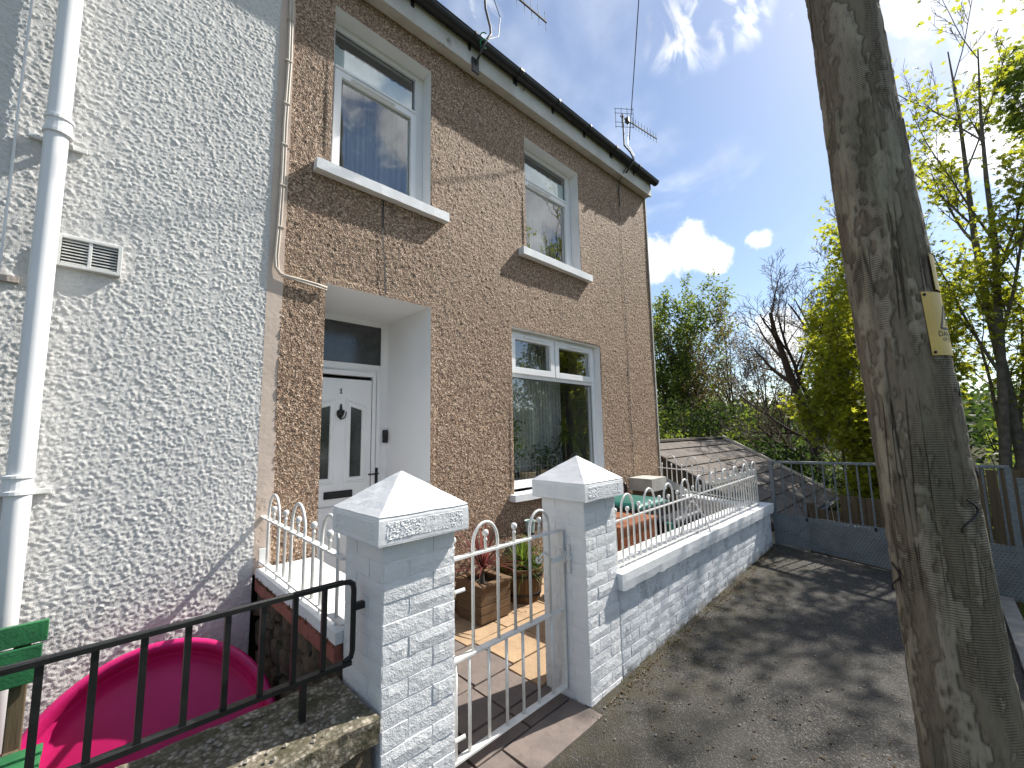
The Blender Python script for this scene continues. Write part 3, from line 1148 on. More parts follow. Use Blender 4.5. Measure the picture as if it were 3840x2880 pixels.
def upper_window(h, idx):
    x0, x1, z0, z1 = h
    yf = .145
    win = MB()
    # outer frame: left partly hidden, wide right jamb
    win.box(x0, x0 + .058, yf, yf + .07, z0 + .02, z1)
    win.box(x1 - .088, x1, yf, yf + .07, z0 + .02, z1)
    win.box(x0 + .058, x1 - .088, yf, yf + .07, z1 - .052, z1)
    win.box(x0 + .058, x1 - .088, yf, yf + .07, z0 + .02, z0 + .07)
    win.box(x0 + .058, x1 - .088, yf, yf + .07, 4.695, 4.748)
    f = win.build('window', M['upvc'], house, bevel=.003)
    tag(f, 'white upper window with full width opening sash')
    # opening sash, standing proud of the frame
    sb = MB()
    frame_box(sb, x0 + .060, x1 - .086, z0 + .062, 4.712, .058, yf - .022, yf + .05)
    s = sb.build('sash', M['upvc'], f, bevel=.004)
    pane(x0 + .118, x1 - .144, z0 + .12, 4.654, yf + .012, f)
    pane(x0 + .064, x1 - .10, 4.752, z1 - .056, yf + .03, f)
    trickle(x0 + .20, x0 + .20 + .42, 4.683, yf - .023, f)
    # projecting transom drip
    MB().box(x0 + .058, x1 - .084, yf - .030, yf - .001, 4.716, 4.738).build('drip_bead', M['upvc'], f, bevel=.003)
    # frosted film over the lower part of the top light, edge ragged
    mb = MB()
    n = 40
    xa, xb = x0 + .064, x1 - .10
    zt = [4.752 + .225 + (.02 if idx else 0) + .009 * mnoise.noise(Vector((i * .37, idx * 9, 0))) + .004 * math.sin(i * 1.7) for i in range(n + 1)]
    for i in range(n):
        a, b = xa + (xb - xa) * i / n, xa + (xb - xa) * (i + 1) / n
        mb.add([(a, yf + .040, 4.75), (b, yf + .040, 4.75), (b, yf + .040, zt[i + 1]), (a, yf + .040, zt[i])], [(0, 1, 2, 3)])
    mb.build('frosted_film', M['frosted_film'], f)
    sill(x0 - .125, x1 + .168, 3.612, 3.70, -.075, f, 5 + idx)
    reveal(h, yf, f, M['white_paint_reveal'])
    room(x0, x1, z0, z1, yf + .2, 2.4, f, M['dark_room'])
    # painted concrete lintel face just showing above the opening
    return f


win1 = upper_window(W1, 0)
win2 = upper_window(W2, 1)
# net curtains upstairs
for h, a, b in ((W1, .02, .98), (W2, .02, .98)):
    x0, x1 = h[0] + (h[1] - h[0]) * a, h[0] + (h[1] - h[0]) * b
    mb = MB()
    n = 160
    for i in range(n + 1):
        x = x0 + (x1 - x0) * i / n
        y = .42 + .022 * math.sin(i * .55) + .01 * math.sin(i * 1.31 + 1)
        mb.v += [(x, y, 3.60), (x, y, 5.10)]
    for i in range(n):
        mb.f.append((2 * i, 2 * i + 2, 2 * i + 3, 2 * i + 1))
    c = mb.build('curtain', M['grey_net'], smooth=True)
    tag(c, 'net curtain behind the upper window above the ' + ('front door' if h is W1 else 'ground floor window'), 'curtain', 'net curtains behind the windows')

# ground floor window
x0, x1, z0, z1 = W3
yf = .10
win = MB()
win.box(x0, x0 + .07, yf, yf + .07, z0 + .03, z1)
win.box(x1 - .07, x1, yf, yf + .07, z0 + .03, z1)
win.box(x0 + .07, x1 - .07, yf, yf + .07, z1 - .045, z1)
win.box(x0 + .07, x1 - .07, yf, yf + .07, z0 + .03, z0 + .115)
win.box(x0 + .07, x1 - .07, yf, yf + .07, 2.207, 2.262)
win.box(3.985, 4.032, yf, yf + .07, 2.262, z1 - .045)
win3 = win.build('window', M['upvc'], house, bevel=.003)
tag(win3, 'wide white ground floor window with two small top lights')
for a, b in ((x0 + .062, 3.998), (4.02, x1 - .062)):
    sb = MB()
    frame_box(sb, a, b, 2.25, z1 - .036, .072, yf - .022, yf + .05)
    s = sb.build('sash', M['upvc'], win3, bevel=.004)
    pane(a + .072, b - .072, 2.322, z1 - .108, yf + .012, s)
    trickle((a + b) / 2 - .17, (a + b) / 2 + .17, z1 - .068, yf - .023, s)
pane(x0 + .085, x1 - .085, z0 + .125, 2.20, yf + .02, win3)
sill(x0 - .07, x1 + .08, .872, .942, -.085, win3, 9)
reveal(W3, yf, win3, M['white_paint_reveal'])
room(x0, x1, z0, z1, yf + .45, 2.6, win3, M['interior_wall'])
inner = MB()
inner.box(x0 - .02, x1 + .02, yf + .071, yf + .46, z0 + .04, z0 + .085)          # inner board
inner.build('inner_sill', M['upvc'], win3)
mb = MB()
mb.box(x0 - .03, x0 - .001, yf + .081, yf + .46, z0 + .085, z1)
mb.box(x1 + .001, x1 + .03, yf + .081, yf + .46, z0 + .085, z1)
mb.box(x0 - .03, x1 + .03, yf + .081, yf + .46, z1 + .031, z1 + .05)
mb.build('inner_reveal', M['interior_wall'], win3)
mb = MB()
n = 300
for i in range(n + 1):
    s = i / n
    x = 3.22 + 1.38 * s
    y = .50 + .030 * math.sin(i * .42) + .012 * math.sin(i * .93 + 2)
    zb = 1.10 if s < .45 else 1.02
    mb.v += [(x, y, zb), (x, y, 2.74)]
for i in range(n):
    mb.f.append((2 * i, 2 * i + 2, 2 * i + 3, 2 * i + 1))
tag(mb.build('curtain', M['net_curtain'], smooth=True), 'pleated net curtain behind plants in the ground floor window', 'curtain', 'net curtains behind the windows')

# front door in its recess
YD = .785
x0, x1, z0, z1 = DR
mb = MB()
mb.box(x0 - .03, x0, .001, YD + .1, .10, z1)
mb.box(x1, x1 + .03, .001, YD + .1, .10, z1)
mb.box(x0 - .03, x1 + .03, .001, YD + .1, z1 + .001, z1 + .03)
mb.build('porch_recess', M['white_render_recess'], house)
doorset = MB()
doorset.box(x0, x0 + .155, YD, YD + .08, .13, z1)
doorset.box(2.045, x1, YD, YD + .08, .13, z1)
doorset.box(x0 + .155, 2.045, YD, YD + .08, 2.692, z1)
doorset.box(x0 + .155, 2.045, YD, YD + .08, 2.215, 2.292)
df = doorset.build('door_frame', M['upvc'], house, bevel=.003)
fb = MB()
frame_box(fb, x0 + .155, 2.046, .125, 2.216, .05, YD - .015, YD + .03)
fb.box(1.955, 1.996, YD - .015, YD + .03, .18, 2.166)
fb.box(x0 + .205, 1.327, YD - .015, YD + .03, .18, 2.166)
fb.build('inner_frame', M['upvc'], df, bevel=.003)
pane(1.335, 2.043, 2.294, 2.690, YD + .012, df, mat='door_glass')
door = MB().box(1.330, 1.951, YD - .004, YD + .05, .185, 2.13).build('door', M['upvc'], house, bevel=.002)
tag(door, 'white front door with two narrow dark glass panels')
g = MB()
frame_box(g, 1.326, 1.955, .178, 2.134, .004, YD - .006, YD - .002)
g.build('gap', M['upvc_shadow_gasket'], door)


def door_light(poly, w, outer_w):
    """raised moulding and dark glass for a slanted-top door panel"""
    n = len(poly)
    cx = sum(p[0] for p in poly) / n
    cz = sum(p[1] for p in poly) / n

    def grow(d):
        # push every side out by d (convex polygon)
        res = []
        for i in range(n):
            p0, p1, p2 = poly[i - 1], poly[i], poly[(i + 1) % n]

            def nrm(a, b):
                dx, dz = b[0] - a[0], b[1] - a[1]
                L = math.hypot(dx, dz)
                return (dz / L, -dx / L)
            n1_, n2_ = nrm(p0, p1), nrm(p1, p2)
            k = 1 + n1_[0] * n2_[0] + n1_[1] * n2_[1]
            res.append((p1[0] + d * (n1_[0] + n2_[0]) / k, p1[1] + d * (n1_[1] + n2_[1]) / k))
        return res
    rings = [(grow(0), YD - .006), (grow(.008), YD - .018), (grow(w), YD - .018), (grow(w + .010), YD - .009), (grow(outer_w), YD - .012), (grow(outer_w + .008), YD - .0045)]
    mb = MB()
    for ring, y in rings:
        mb.v += [(x, y, z) for x, z in ring]
    for r in range(len(rings) - 1):
        for k in range(n):
            k2 = (k + 1) % n
            mb.f.append((r * n + k, r * n + k2, (r + 1) * n + k2, (r + 1) * n + k))
    mo = mb.build('moulding', M['upvc'], door)
    MB().add([(x, YD - .0065, z) for x, z in grow(.003)], [tuple(range(n))]).build('glass', M['door_glass'], mo)


door_light([(1.741, 1.195), (1.848, 1.195), (1.848, 1.829), (1.741, 1.862)], .03, .047)
door_light([(1.434, 1.195), (1.541, 1.195), (1.541, 1.862), (1.434, 1.829)], .03, .047)
# lower raised panel
pb = MB()
frame_box(pb, 1.40, 1.885, .30, .94, .022, YD - .012, YD - .0045)
pb.box(1.45, 1.835, YD - .011, YD - .0045, .35, .89)
pb.build('lower_panel', M['upvc'], door, bevel=.004)
lb = MB().box(1.507, 1.773, YD - .013, YD - .0045, 1.008, 1.076).build('letterbox', M['black_metal'], door, bevel=.003)
MB().box(1.535, 1.745, YD - .019, YD - .0135, 1.022, 1.062).build('flap', M['black_plastic'], lb, bevel=.003)
# urn knocker
kn = MB()
kn.lathe([(.002, -.078), (.008, -.07), (.007, -.06), (.013, -.052), (.020, -.045), (.030, -.018), (.037, .004), (.040, .010), (.024, .016), (.012, .030), (.015, .042), (.010, .052), (.012, .062), (.006, .074), (.002, .078)], (1.643, YD - .008, 1.81), 14, m=Matrix.Scale(.45, 3, Vector((0, 1, 0))))
kn.tube([(1.643 + .043 * math.sin(a), YD - .024 - .006 * math.sin((a + 1.9) / 3.8 * math.pi), 1.79 + .005 - .052 * math.cos(a) * (1 if abs(a) < 1.9 else 1)) for a in [i / 16 * 3.8 - 1.9 for i in range(17)]], .0055, 6)
kn.build('knocker', M['black_metal'], door, smooth=True)
hd = MB().box(1.996, 2.022, YD - .024, YD - .0155, 1.03, 1.262)
hd.tube([(2.009, YD - .02, 1.207), (2.009, YD - .058, 1.207), (1.995, YD - .064, 1.207), (1.905, YD - .064, 1.206)], .0085, 8)
hd.lathe([(.012, 0), (.012, .006)], (2.009, YD - .024, 1.075), 12, m=Matrix.Rotation(R_(90), 3, 'X'))
hd.build('handle', M['black_metal'], door)
# house number
def text_mesh(body, size, extrude=.0015, align='CENTER'):
    cu = bpy.data.curves.new('txt', 'FONT')
    cu.body = body
    cu.size = size
    cu.extrude = extrude
    cu.align_x = align
    cu.align_y = 'CENTER'
    ob = bpy.data.objects.new('txt', cu)
    COL.objects.link(ob)
    bpy.context.view_layer.update()
    dg = bpy.context.evaluated_depsgraph_get()
    me = bpy.data.meshes.new_from_object(ob.evaluated_get(dg))
    bpy.data.objects.remove(ob)
    return me


# the figure 1 with serifs, cut as a plate
nb = MB().prism([(1.627, 1.985), (1.655, 1.985), (1.655, 1.990), (1.646, 1.992), (1.646, 2.033), (1.641, 2.033), (1.627, 2.026), (1.627, 2.022), (1.636, 2.023), (1.636, 1.992), (1.627, 1.990)], YD - .0075, YD - .0042)
nb.build('house_number', M['black_metal'], door)
# doorbell on the frame beside the door
bell = MB().box(2.072, 2.124, YD - .030, YD - .0005, 1.505, 1.635)
bo = bell.build('doorbell', M['black_plastic'], house, bevel=.012)
MB().box(2.078, 2.118, YD - .036, YD - .0305, 1.57, 1.628).build('bell_face', M['upvc_shadow_gasket'], bo, bevel=.004)

# ------------------------------------------------------------------ white neighbour
wh = thing('white_house', (-1.2, 0, 0), 'white roughcast terraced house with white downpipe, left of the brown house', 'house')
dashed_wall('wall', -.64, .779, -.62, 5.62, .0055, [], 'roughcast', 41, M['white_roughcast'], wh, slope_top=True)
mb = MB()
mb.box(-6.5, -.639, 0, .05, -.62, 5.38)
mb.box(-6.5, .70, 7.1, 7.2, -.62, 5.4)
mb.box(-6.5, -6.45, .05, 7.1, -.62, 5.3)
mb.build('side_wall', M['white_roughcast'], wh)
mb = MB()
for (ya, yb) in ((-.13, 3.6), (7.33, 3.6)):
    xa, xb = -6.6, .795
    mb.add([(xa, ya, 5.55), (xb, ya, 5.69), (xb, yb, 7.95), (xa, yb, 7.95), (xa, ya, 5.47), (xb, ya, 5.61), (xb, yb, 7.85), (xa, yb, 7.85)], [(0, 1, 2, 3), (7, 6, 5, 4), (0, 4, 5, 1), (1, 5, 6, 2), (3, 2, 6, 7), (0, 3, 7, 4)])
mb.build('roof', M['roof_slate_dark'], wh)
sloped_box(-6.5, .797, -.118, -.088, -.012, .215, 'fascia', M['fascia_paint'], wh)
sloped_box(-6.5, .797, -.087, .03, .0, .016, 'soffit', M['fascia_paint'], wh)
gutter(-6.5, .797, wh)
# downpipe with collars and brackets
PX, PYY, PR = -.250, -.098, .0455
dp = MB().tube([(PX - .012, PYY, 5.5), (PX - .008, PYY, 4.0), (PX, PYY, 2.4), (PX + .008, PYY, 1.2), (PX + .012, PYY, -.40)], PR, 20)
pipe = dp.build('downpipe', M['upvc'], wh, smooth=True)
tag(pipe, 'white round downpipe with two collars')
for zc_ in (3.235, 1.395):
    mb = MB()
    mb.lathe([(PR + .001, -.065), (PR + .012, -.062), (PR + .012, -.045), (PR + .005, -.042), (PR + .005, .012), (PR + .012, .015), (PR + .012, .028), (PR + .001, .032)], (PX, PYY, zc_), 20)
    c = mb.build('collar', M['upvc'], pipe, smooth=False)
    mb = MB().box(PX - .11, PX + .11, -.022, -.004, zc_ - .075, zc_ - .047)
    mb.box(PX - .055, PX - .02, -.06, -.012, zc_ - .072, zc_ - .05)
    mb.box(PX + .02, PX + .055, -.06, -.012, zc_ - .072, zc_ - .05)
    mb.build('bracket', M['white_metal'], pipe, bevel=.004)
# louvred air vent
vent = MB()
frame_box(vent, -.216, .038, 2.500, 2.674, .018, -.036, .012)
vent.box(-.098, -.083, -.032, .0, 2.518, 2.656)
v_ = vent.build('air_vent', M['white_metal'], wh, bevel=.003)
tag(v_, 'white louvred air vent')
MB().box(-.20, .02, -.004, .010, 2.516, 2.66).build('backing', M['upvc_shadow_gasket'], v_)
for i in range(8):
    z = 2.5275 + i * .0168
    mb = MB()
    mb.obox((-.089, -.022, z), (.214, .016, .0035), Matrix.Rotation(R_(38), 3, 'X'))
    mb.build('louvre', M['white_metal'], v_)
# thin painted cable on the left
MB().tube([(-.400 + .004 * math.sin(z * 3), -.014, z) for z in [5.4, 4.6, 3.9, 3.3, 2.9, 2.55, 2.2, 1.6, 1.0, .2]], .006, 6).build('cable', M['upvc'], wh)
# projecting band that shows at the left edge
MB().rough_box(-2.6, -.330, -.020, .01, 2.375, 2.405, .06, .002, 6, 2).build('drip_band', M['concrete_lintel'], wh)

# cream cables clipped down the strip and across to the porch
cb = [(.838, -.013, 5.42), (.836, -.012, 4.9), (.842, -.013, 4.4), (.832, -.012, 3.9), (.834, -.012, 3.5), (.826, -.012, 3.1), (.816, -.013, 2.86), (.822, -.016, 2.78), (.850, -.020, 2.735), (.90, -.022, 2.725), (1.0, -.022, 2.722), (1.10, -.022, 2.716), (1.178, -.022, 2.706)]
MB().tube(cb, .0105, 8).build('cable', M['cream_cable'], house, smooth=True)
MB().tube([(x + .017, y - .002, z - .014 if z < 2.8 else z) for x, y, z in cb[:9]] + [(1.0, -.022, 2.705), (1.178, -.021, 2.690)], .0085, 8).build('cable', M['cream_cable'], house, smooth=True)
for z in (5.1, 4.75, 4.4, 4.05, 3.72, 3.4, 3.08):
    MB().box(.820, .866, -.026, -.003, z - .006, z + .006).build('cable_clip', M['cream_cable'], house, bevel=.003)

# ------------------------------------------------------------------ brick pieces (shared meshes)
def brick_mesh(name, L, H, D, rough, seed, nx=4, nz=2):
    """front face at -y, pitched rough; back at y=0; centred in x and z"""
    r = random.Random(seed)
    vs, fs = [], []
    for i in range(nx + 1):
        for j in range(nz + 1):
            x, z = (i / nx - .5) * L, (j / nz - .5) * H
            edge = i in (0, nx) or j in (0, nz)
            y = -D + (.0022 if edge else 0) + r.uniform(-1, 1) * rough * (.5 if edge else 1)
            if edge:
                x += r.uniform(-.002, .002)
                z += r.uniform(-.002, .002)
            vs.append((x, y, z))
    W = nz + 1
    for i in range(nx):
        for j in range(nz):
            fs.append((i * W + j, (i + 1) * W + j, (i + 1) * W + j + 1, i * W + j + 1))
    rim = [i * W for i in range(nx + 1)] + [nx * W + j for j in range(1, W)] + [i * W + nz for i in range(nx - 1, -1, -1)] + [j for j in range(nz - 1, 0, -1)]
    b = len(vs)
    for k in rim:
        vs.append((vs[k][0], 0, vs[k][2]))
    n = len(rim)
    for k in range(n):
        k2 = (k + 1) % n
        fs.append((rim[k2], rim[k], b + k, b + k2))
    me = bpy.data.meshes.new(name)
    me.from_pydata(vs, [], fs)
    me.update()
    return me


def variants(name, L, rough, mat, n=6, H=.0685, D=.022):
    out_ = []
    for k in range(n):
        me = brick_mesh(name, L, H, D, rough, 100 * len(name) + k + int(L * 1000))
        me.materials.append(mat)
        out_.append(me)
    return out_


BW = {'long': variants('brick_long', (.2215), .0020, M['white_masonry']), 'short': variants('brick_short', .1085, .0020, M['white_masonry'])}
BS = {'long': variants('brick_smooth', .2215, .0008, M['white_masonry'], 4, .0715, .020), 'short': variants('brick_smooth_short', .109, .0008, M['white_masonry'], 4, .0715, .020)}
BWW = {'long': variants('wall_brick', .2205, .0016, M['white_wall_worn']), 'short': variants('wall_brick_half', .106, .0016, M['white_wall_worn'])}
rb = random.Random(5)


def pier(x0, label, zbase, side_faces):
    W = .345
    t_ = thing('gate_pier', (x0 + W / 2, SY + W / 2, zbase), label, 'pier', 'white brick gate piers')
    x1, y0, y1 = x0 + W, SY, SY + W
    MB().box(x0 + .004, x1 - .004, y0 + .0045, y1 - .004, zbase - .15, 1.165).build('core', M['white_mortar'], t_)
    z = 1.160 - .0375
    c = 0
    while z > zbase - .10:
        for face in ['street'] + side_faces:
            B = BW if face == 'street' else BS
            seq = ('long', 'short') if (c + (face != 'street')) % 2 == 0 else ('short', 'long')
            u = 0.003
            for s in seq:
                L = .225 if s == 'long' else .1125
                mid = u + L / 2
                if face == 'street':
                    loc, rot = (x0 + mid, y0 + .021, z), 0
                elif face == 'left':
                    loc, rot = (x0 + .019, y1 - mid, z), R_(-90)
                elif face == 'right':
                    loc, rot = (x1 - .019, y0 + mid, z), R_(90)
                else:
                    loc, rot = (x1 - mid, y1 - .021, z), R_(180)
                link_mesh('brick', rb.choice(B[s]), None, t_, loc, (rb.uniform(-.012, .012) if face == 'street' else 0, 0, rot), (1, rb.uniform(.94, 1.10) if face == 'street' else 1, 1))
                u += L + .003
        z -= .075
        c += 1
    # pyramid cap with a rock-faced band
    cx, cy, h = x0 + W / 2, SY + W / 2, .215
    n = 10
    mb = MB()

    def P(x, y, z):
        p = Vector((x, y, z))
        return (p + mnoise.noise_vector(p * 13) * .0022 + mnoise.noise_vector(p * 31) * .001).to_tuple()
    # pyramid faces and band faces as grids
    for k in range(4):
        ca, sa = math.cos(k * math.pi / 2), math.sin(k * math.pi / 2)

        def rot(a, b):
            return cx + a * ca - b * sa, cy + a * sa + b * ca
        b0 = len(mb.v)
        rows = 7
        for r in range(rows + 1):
            s = 1 - r / rows * .985
            for i in range(n + 1):
                a = (i / n * 2 - 1) * h * s
                x, y = rot(a, -h * s)
                mb.v.append(P(x, y, 1.269 + (1.422 - 1.269) * (1 - s)))
        for r in range(rows):
            for i in range(n):
                mb.f.append((b0 + r * (n + 1) + i, b0 + r * (n + 1) + i + 1, b0 + (r + 1) * (n + 1) + i + 1, b0 + (r + 1) * (n + 1) + i))
        b0 = len(mb.v)
        for r, (zz, ins) in enumerate(((1.160, .004), (1.166, 0), (1.21, -.001), (1.255, 0), (1.264, .002), (1.269, .0))):
            for i in range(n + 1):
                a = (i / n * 2 - 1) * (h - ins)
                x, y = rot(a, -(h - ins))
                mb.v.append(P(x, y, zz))
        for r in range(5):
            for i in range(n):
                mb.f.append((b0 + r * (n + 1) + i, b0 + r * (n + 1) + i + 1, b0 + (r + 1) * (n + 1) + i + 1, b0 + (r + 1) * (n + 1) + i))
    mb.add([(cx - h, cy - h, 1.161), (cx + h, cy - h, 1.161), (cx + h, cy + h, 1.161), (cx - h, cy + h, 1.161)], [(0, 3, 2, 1)])
    cap = mb.build('cap', M['white_coping'], t_, smooth=False)
    # sunk-edge rock-face panels on the band
    rp_ = random.Random(int(x0 * 100))
    for k in range(4):
        ca, sa = math.cos(k * math.pi / 2), math.sin(k * math.pi / 2)
        pm = MB()
        nx, nz = 84, 16
        hw = h - .03
        for i in range(nx + 1):
            for j in range(nz + 1):
                a = (i / nx * 2 - 1) * hw
                zz = 1.178 + .072 * j / nz
                e = i in (0, nx) or j in (0, nz)
                dense = 1.0 if (i / nx < .42 or i / nx > .82) else .35
                d = -.001 if e else .0012 + dense * rp_.uniform(-.0014, .0018)
                x, y = a, -(h + d)
                pm.v.append((cx + x * ca - y * sa, cy + x * sa + y * ca, zz))
        for i in range(nx):
            for j in range(nz):
                q = i * (nz + 1) + j
                pm.f.append((q, q + nz + 1, q + nz + 2, q + 1))
        pm.build('rock_panel', M['white_masonry'], cap)
    return t_


pier_l = pier(.824, 'white brick gate pier with pyramid cap where the black railing ends', -.03, ['left', 'right'])
pier_r = pier(2.139, 'white brick gate pier with pyramid cap at the start of the long low wall', 0.0, ['left'])

# ------------------------------------------------------------------ long low wall along the pavement
lw = thing('garden_wall', (4.25, -1.53, .08), 'long low white painted brick wall with flat coping beside the asphalt', 'wall')
WX0, WX1 = 2.490, 5.985
MB().box(WX0, WX1 - .006, SY + .0045, -1.425, -.15, .552).build('core', M['white_mortar'], lw)
z = .552 - .0375
c = 0
while z > -.05:
    x = WX0 - (.1125 if c % 2 else 0) + .004
    while x < WX1 - .02:
        if x < WX0 - .01:
            s, L, x = 'short', .1125, WX0 + .002
        elif x + .225 > WX1:
            s, L = 'short', .1125
        else:
            s, L = 'long', .225
        mid = x + L / 2
        if z + .04 > road_z(mid, -1.64) and mid + L / 2 < WX1 + .03:
            link_mesh('brick', rb.choice(BWW[s]), None, lw, (mid, SY + .020, z), (rb.uniform(-.006, .006), 0, 0), (1, rb.uniform(.96, 1.05), 1))
        x += L
    z -= .075
    c += 1
for zz in np.arange(.515, .1, -.075):
    link_mesh('brick', rb.choice(BWW['long']), None, lw, (WX1 - .016, -1.53, zz), (0, 0, R_(90)), (.95, .8, 1))
# coping: thick slab, lower edge ragged
mb = MB().rough_box(2.470, 6.0, PY, -1.385, .555, .664, .045, .0035, 7, 1)
lo_ = [i for i, p in enumerate(mb.v) if p[2] < .57]
for i in lo_:
    x, y, zz = mb.v[i]
    mb.v[i] = (x, y + (.006 if y < -1.6 else 0), zz + .012 * mnoise.noise(Vector((x * 14, 0, 0))))
mb.build('coping', M['white_coping'], lw)

# ------------------------------------------------------------------ bow-top railings
def hoop_mesh(name, span, leg, rr, mat, n=12):
    mb = MB()
    h = span / 2
    pts = [(-h, 0, -leg)] + [(-h, 0, -.001)] + [(-h * math.cos(a), 0, h * 1.25 * math.sin(a)) for a in [math.pi * i / n for i in range(1, n)]] + [(h, 0, -.001), (h, 0, -leg)]
    mb.tube(pts, rr, 8)
    me = mb.mesh(name, True)
    me.materials.append(mat)
    return me


def ball_bar_mesh(name, length, rr, mat):
    mb = MB()
    mb.lathe([(rr, -length), (rr, -.040), (rr * 1.25, -.038), (rr * 1.25, -.032), (rr * .8, -.028), (rr * .8, -.018), (rr * 1.2, -.016), (rr * 1.8, -.010), (rr * 2.05, 0), (rr * 1.8, .010), (rr * 1.1, .0155), (.0005, .0175)], (0, 0, 0), 8)
    me = mb.mesh(name, True)
    me.materials.append(mat)
    return me


WM = M['white_metal']
# long railing on the coping
rl = thing('bow_top_railing', (4.1, -1.60, .664), 'long white bow-top railing standing on the flat coping of the low wall', 'railing', 'white bow-top railings')
RY = -1.60
XR0, XR1 = 2.545, 5.70


def tz(x):
    return .972 + (x - 2.55) * .0165


def bz(x):
    return .683 + (x - 2.55) * .004


MB().bar((XR0 - .02, RY, tz(XR0)), (XR1, RY, tz(XR1)), .022, .010).build('top_rail', WM, rl)
MB().bar((XR0 - .03, RY, bz(XR0)), (XR1 + .05, RY, bz(XR1)), .026, .009).build('bottom_rail', WM, rl)
hm = hoop_mesh('hoop', .158, .40, .0078, WM)
bm_ = ball_bar_mesh('ball_bar', .362, .0072, WM)
x = XR0
k = 0
STEP = .0808
while x < XR1 + .001:
    ph = k % 4
    if ph in (0, 2):
        link_mesh('bar', bm_, None, rl, (x, RY, tz(x) + (.072 if ph == 0 else .060)))
    elif ph == 1 and x + 2 * STEP < XR1 + .02:
        link_mesh('hoop', hm, None, rl, (x + STEP, RY, tz(x) + .064), None, (2 * STEP / .158, 1, 1))
    elif ph == 1:
        link_mesh('bar', bm_, None, rl, (x, RY, tz(x) + .06))
    x += STEP
    k += 1
# bent stays holding it to the wall
for (xa, xb, yb) in ((3.80, 4.02, -1.66), (3.78, 3.72, -1.52)):
    MB().tube([(xa, RY - .004, .955), (xa + (xb - xa) * .3, RY + (yb - RY) * .3, .90), (xa + (xb - xa) * .7, RY + (yb - RY) * .7, .80), (xb, yb, .66)], .007, 6).build('stay', WM, rl, smooth=True)
for xx in (XR0, 3.9, XR1):
    MB().bar((xx, RY, .655), (xx, RY, bz(xx)), .02, .02).build('foot', WM, rl)

# short railing across the far end of the garden
fa, fb_ = Vector((6.36, -.02, 1.0)), Vector((5.74, -1.56, 1.0))
fr_ = thing('bow_top_railing', ((fa.x + fb_.x) / 2, (fa.y + fb_.y) / 2, .66), 'white bow-top railing from the house corner to the wall end, below it the garage roof', 'railing', 'white bow-top railings')
fw = thing('garden_wall', ((fa.x + fb_.x) / 2, (fa.y + fb_.y) / 2, 0), 'short white topped wall across the far end of the front garden', 'wall')
dirv = (fb_ - fa).normalized()
ang = math.atan2(dirv.y, dirv.x)
MB().bar(fa, fb_, .022, .010).build('top_rail', WM, fr_)
MB().bar(fa - Vector((0, 0, .30)), fb_ - Vector((0, 0, .30)), .022, .010).build('bottom_rail', WM, fr_)
L = (fb_ - fa).length
hm2 = hoop_mesh('hoop', .20, .42, .0075, WM)
bm2 = ball_bar_mesh('ball_bar', .36, .0070, WM)
s = .10
k = 0
while s < L - .05:
    p = fa + dirv * s
    if k % 4 == 1 and s + .2 < L:
        q = fa + dirv * (s + .10)
        link_mesh('hoop', hm2, None, fr_, (q.x, q.y, q.z + .075), (0, 0, ang))
    elif k % 4 in (0, 2):
        link_mesh('bar', bm2, None, fr_, (p.x, p.y, p.z + .06))
    s += .10
    k += 1
m = Matrix.Rotation(ang, 3, 'Z')
mid = (fa + fb_) / 2
MB().obox((mid.x + .03, mid.y + .10, .615), (L - .25, .24, .07), m).build('coping', M['white_coping'], fw, bevel=.006)
MB().obox((mid.x + .03, mid.y + .10, .15), (L - .27, .20, .858), m).build('core', M['white_mortar'], fw)

# left railing and its wall, between the brown house and the left pier
llw = thing('garden_wall', (.97, -.65, .1), 'low rubble side wall with white coping between house corner and gate pier', 'wall')
mb = MB().rough_box(.790, 1.150, -1.296, -.022, .690, .740, .05, .003, 6, 4)
mb.build('coping', M['white_coping'], llw)
MB().rough_box(.792, .830, -1.285, -.022, .610, .6895, .035, .006, 11, 8).build('coping_edge', M['red_brick_paint'], llw)
MB().box(.835, 1.14, -1.29, -.001, -.60, .689).build('core', M['soil'], llw)
rs_ = random.Random(9)
stone_meshes = []
for k in range(7):
    bm = bmesh.new()
    bmesh.ops.create_icosphere(bm, subdivisions=1, radius=.5)
    for v in bm.verts:
        v.co = Vector((v.co.x, max(-.5, min(.5, v.co.y * 1.35)), max(-.5, min(.5, v.co.z * 1.35)))) * (1 + rs_.uniform(-.12, .12))
    me = bpy.data.meshes.new('stone')
    bm.to_mesh(me)
    bm.free()
    me.materials.append(M['rubble_stone'])
    stone_meshes.append(me)
z = -.50
while z < .60:
    hgt = rs_.uniform(.08, .16)
    y = -1.28
    while y < -.03:
        w = rs_.uniform(.10, .26)
        link_mesh('stone', rs_.choice(stone_meshes), None, llw, (.835, y + w / 2, min(z + hgt / 2, .565)), (rs_.uniform(-.15, .15), 0, rs_.uniform(-.1, .1)), (.075, w * .97, hgt * .97))
        y += w
    z += hgt
rl2 = thing('bow_top_railing', (.826, -.65, .74), 'short white bow-top railing on the side wall coping beside the front door', 'railing', 'white bow-top railings')
RX = .826
MB().bar((RX, .0, 1.062), (RX, -1.30, 1.040), .034, .009).build('top_rail', WM, rl2)
MB().bar((RX, .0, .782), (RX, -1.30, .765), .034, .009).build('bottom_rail', WM, rl2)
MB().box(RX - .02, RX + .02, -.030, -.015, .76, .86).build('fixing_plate', WM, rl2)
hm3 = hoop_mesh('hoop', .205, .375, .0085, WM)
bs3 = ball_bar_mesh('ball_short', .075, .0085, WM)
bl3 = ball_bar_mesh('ball_bar', .375, .0085, WM)
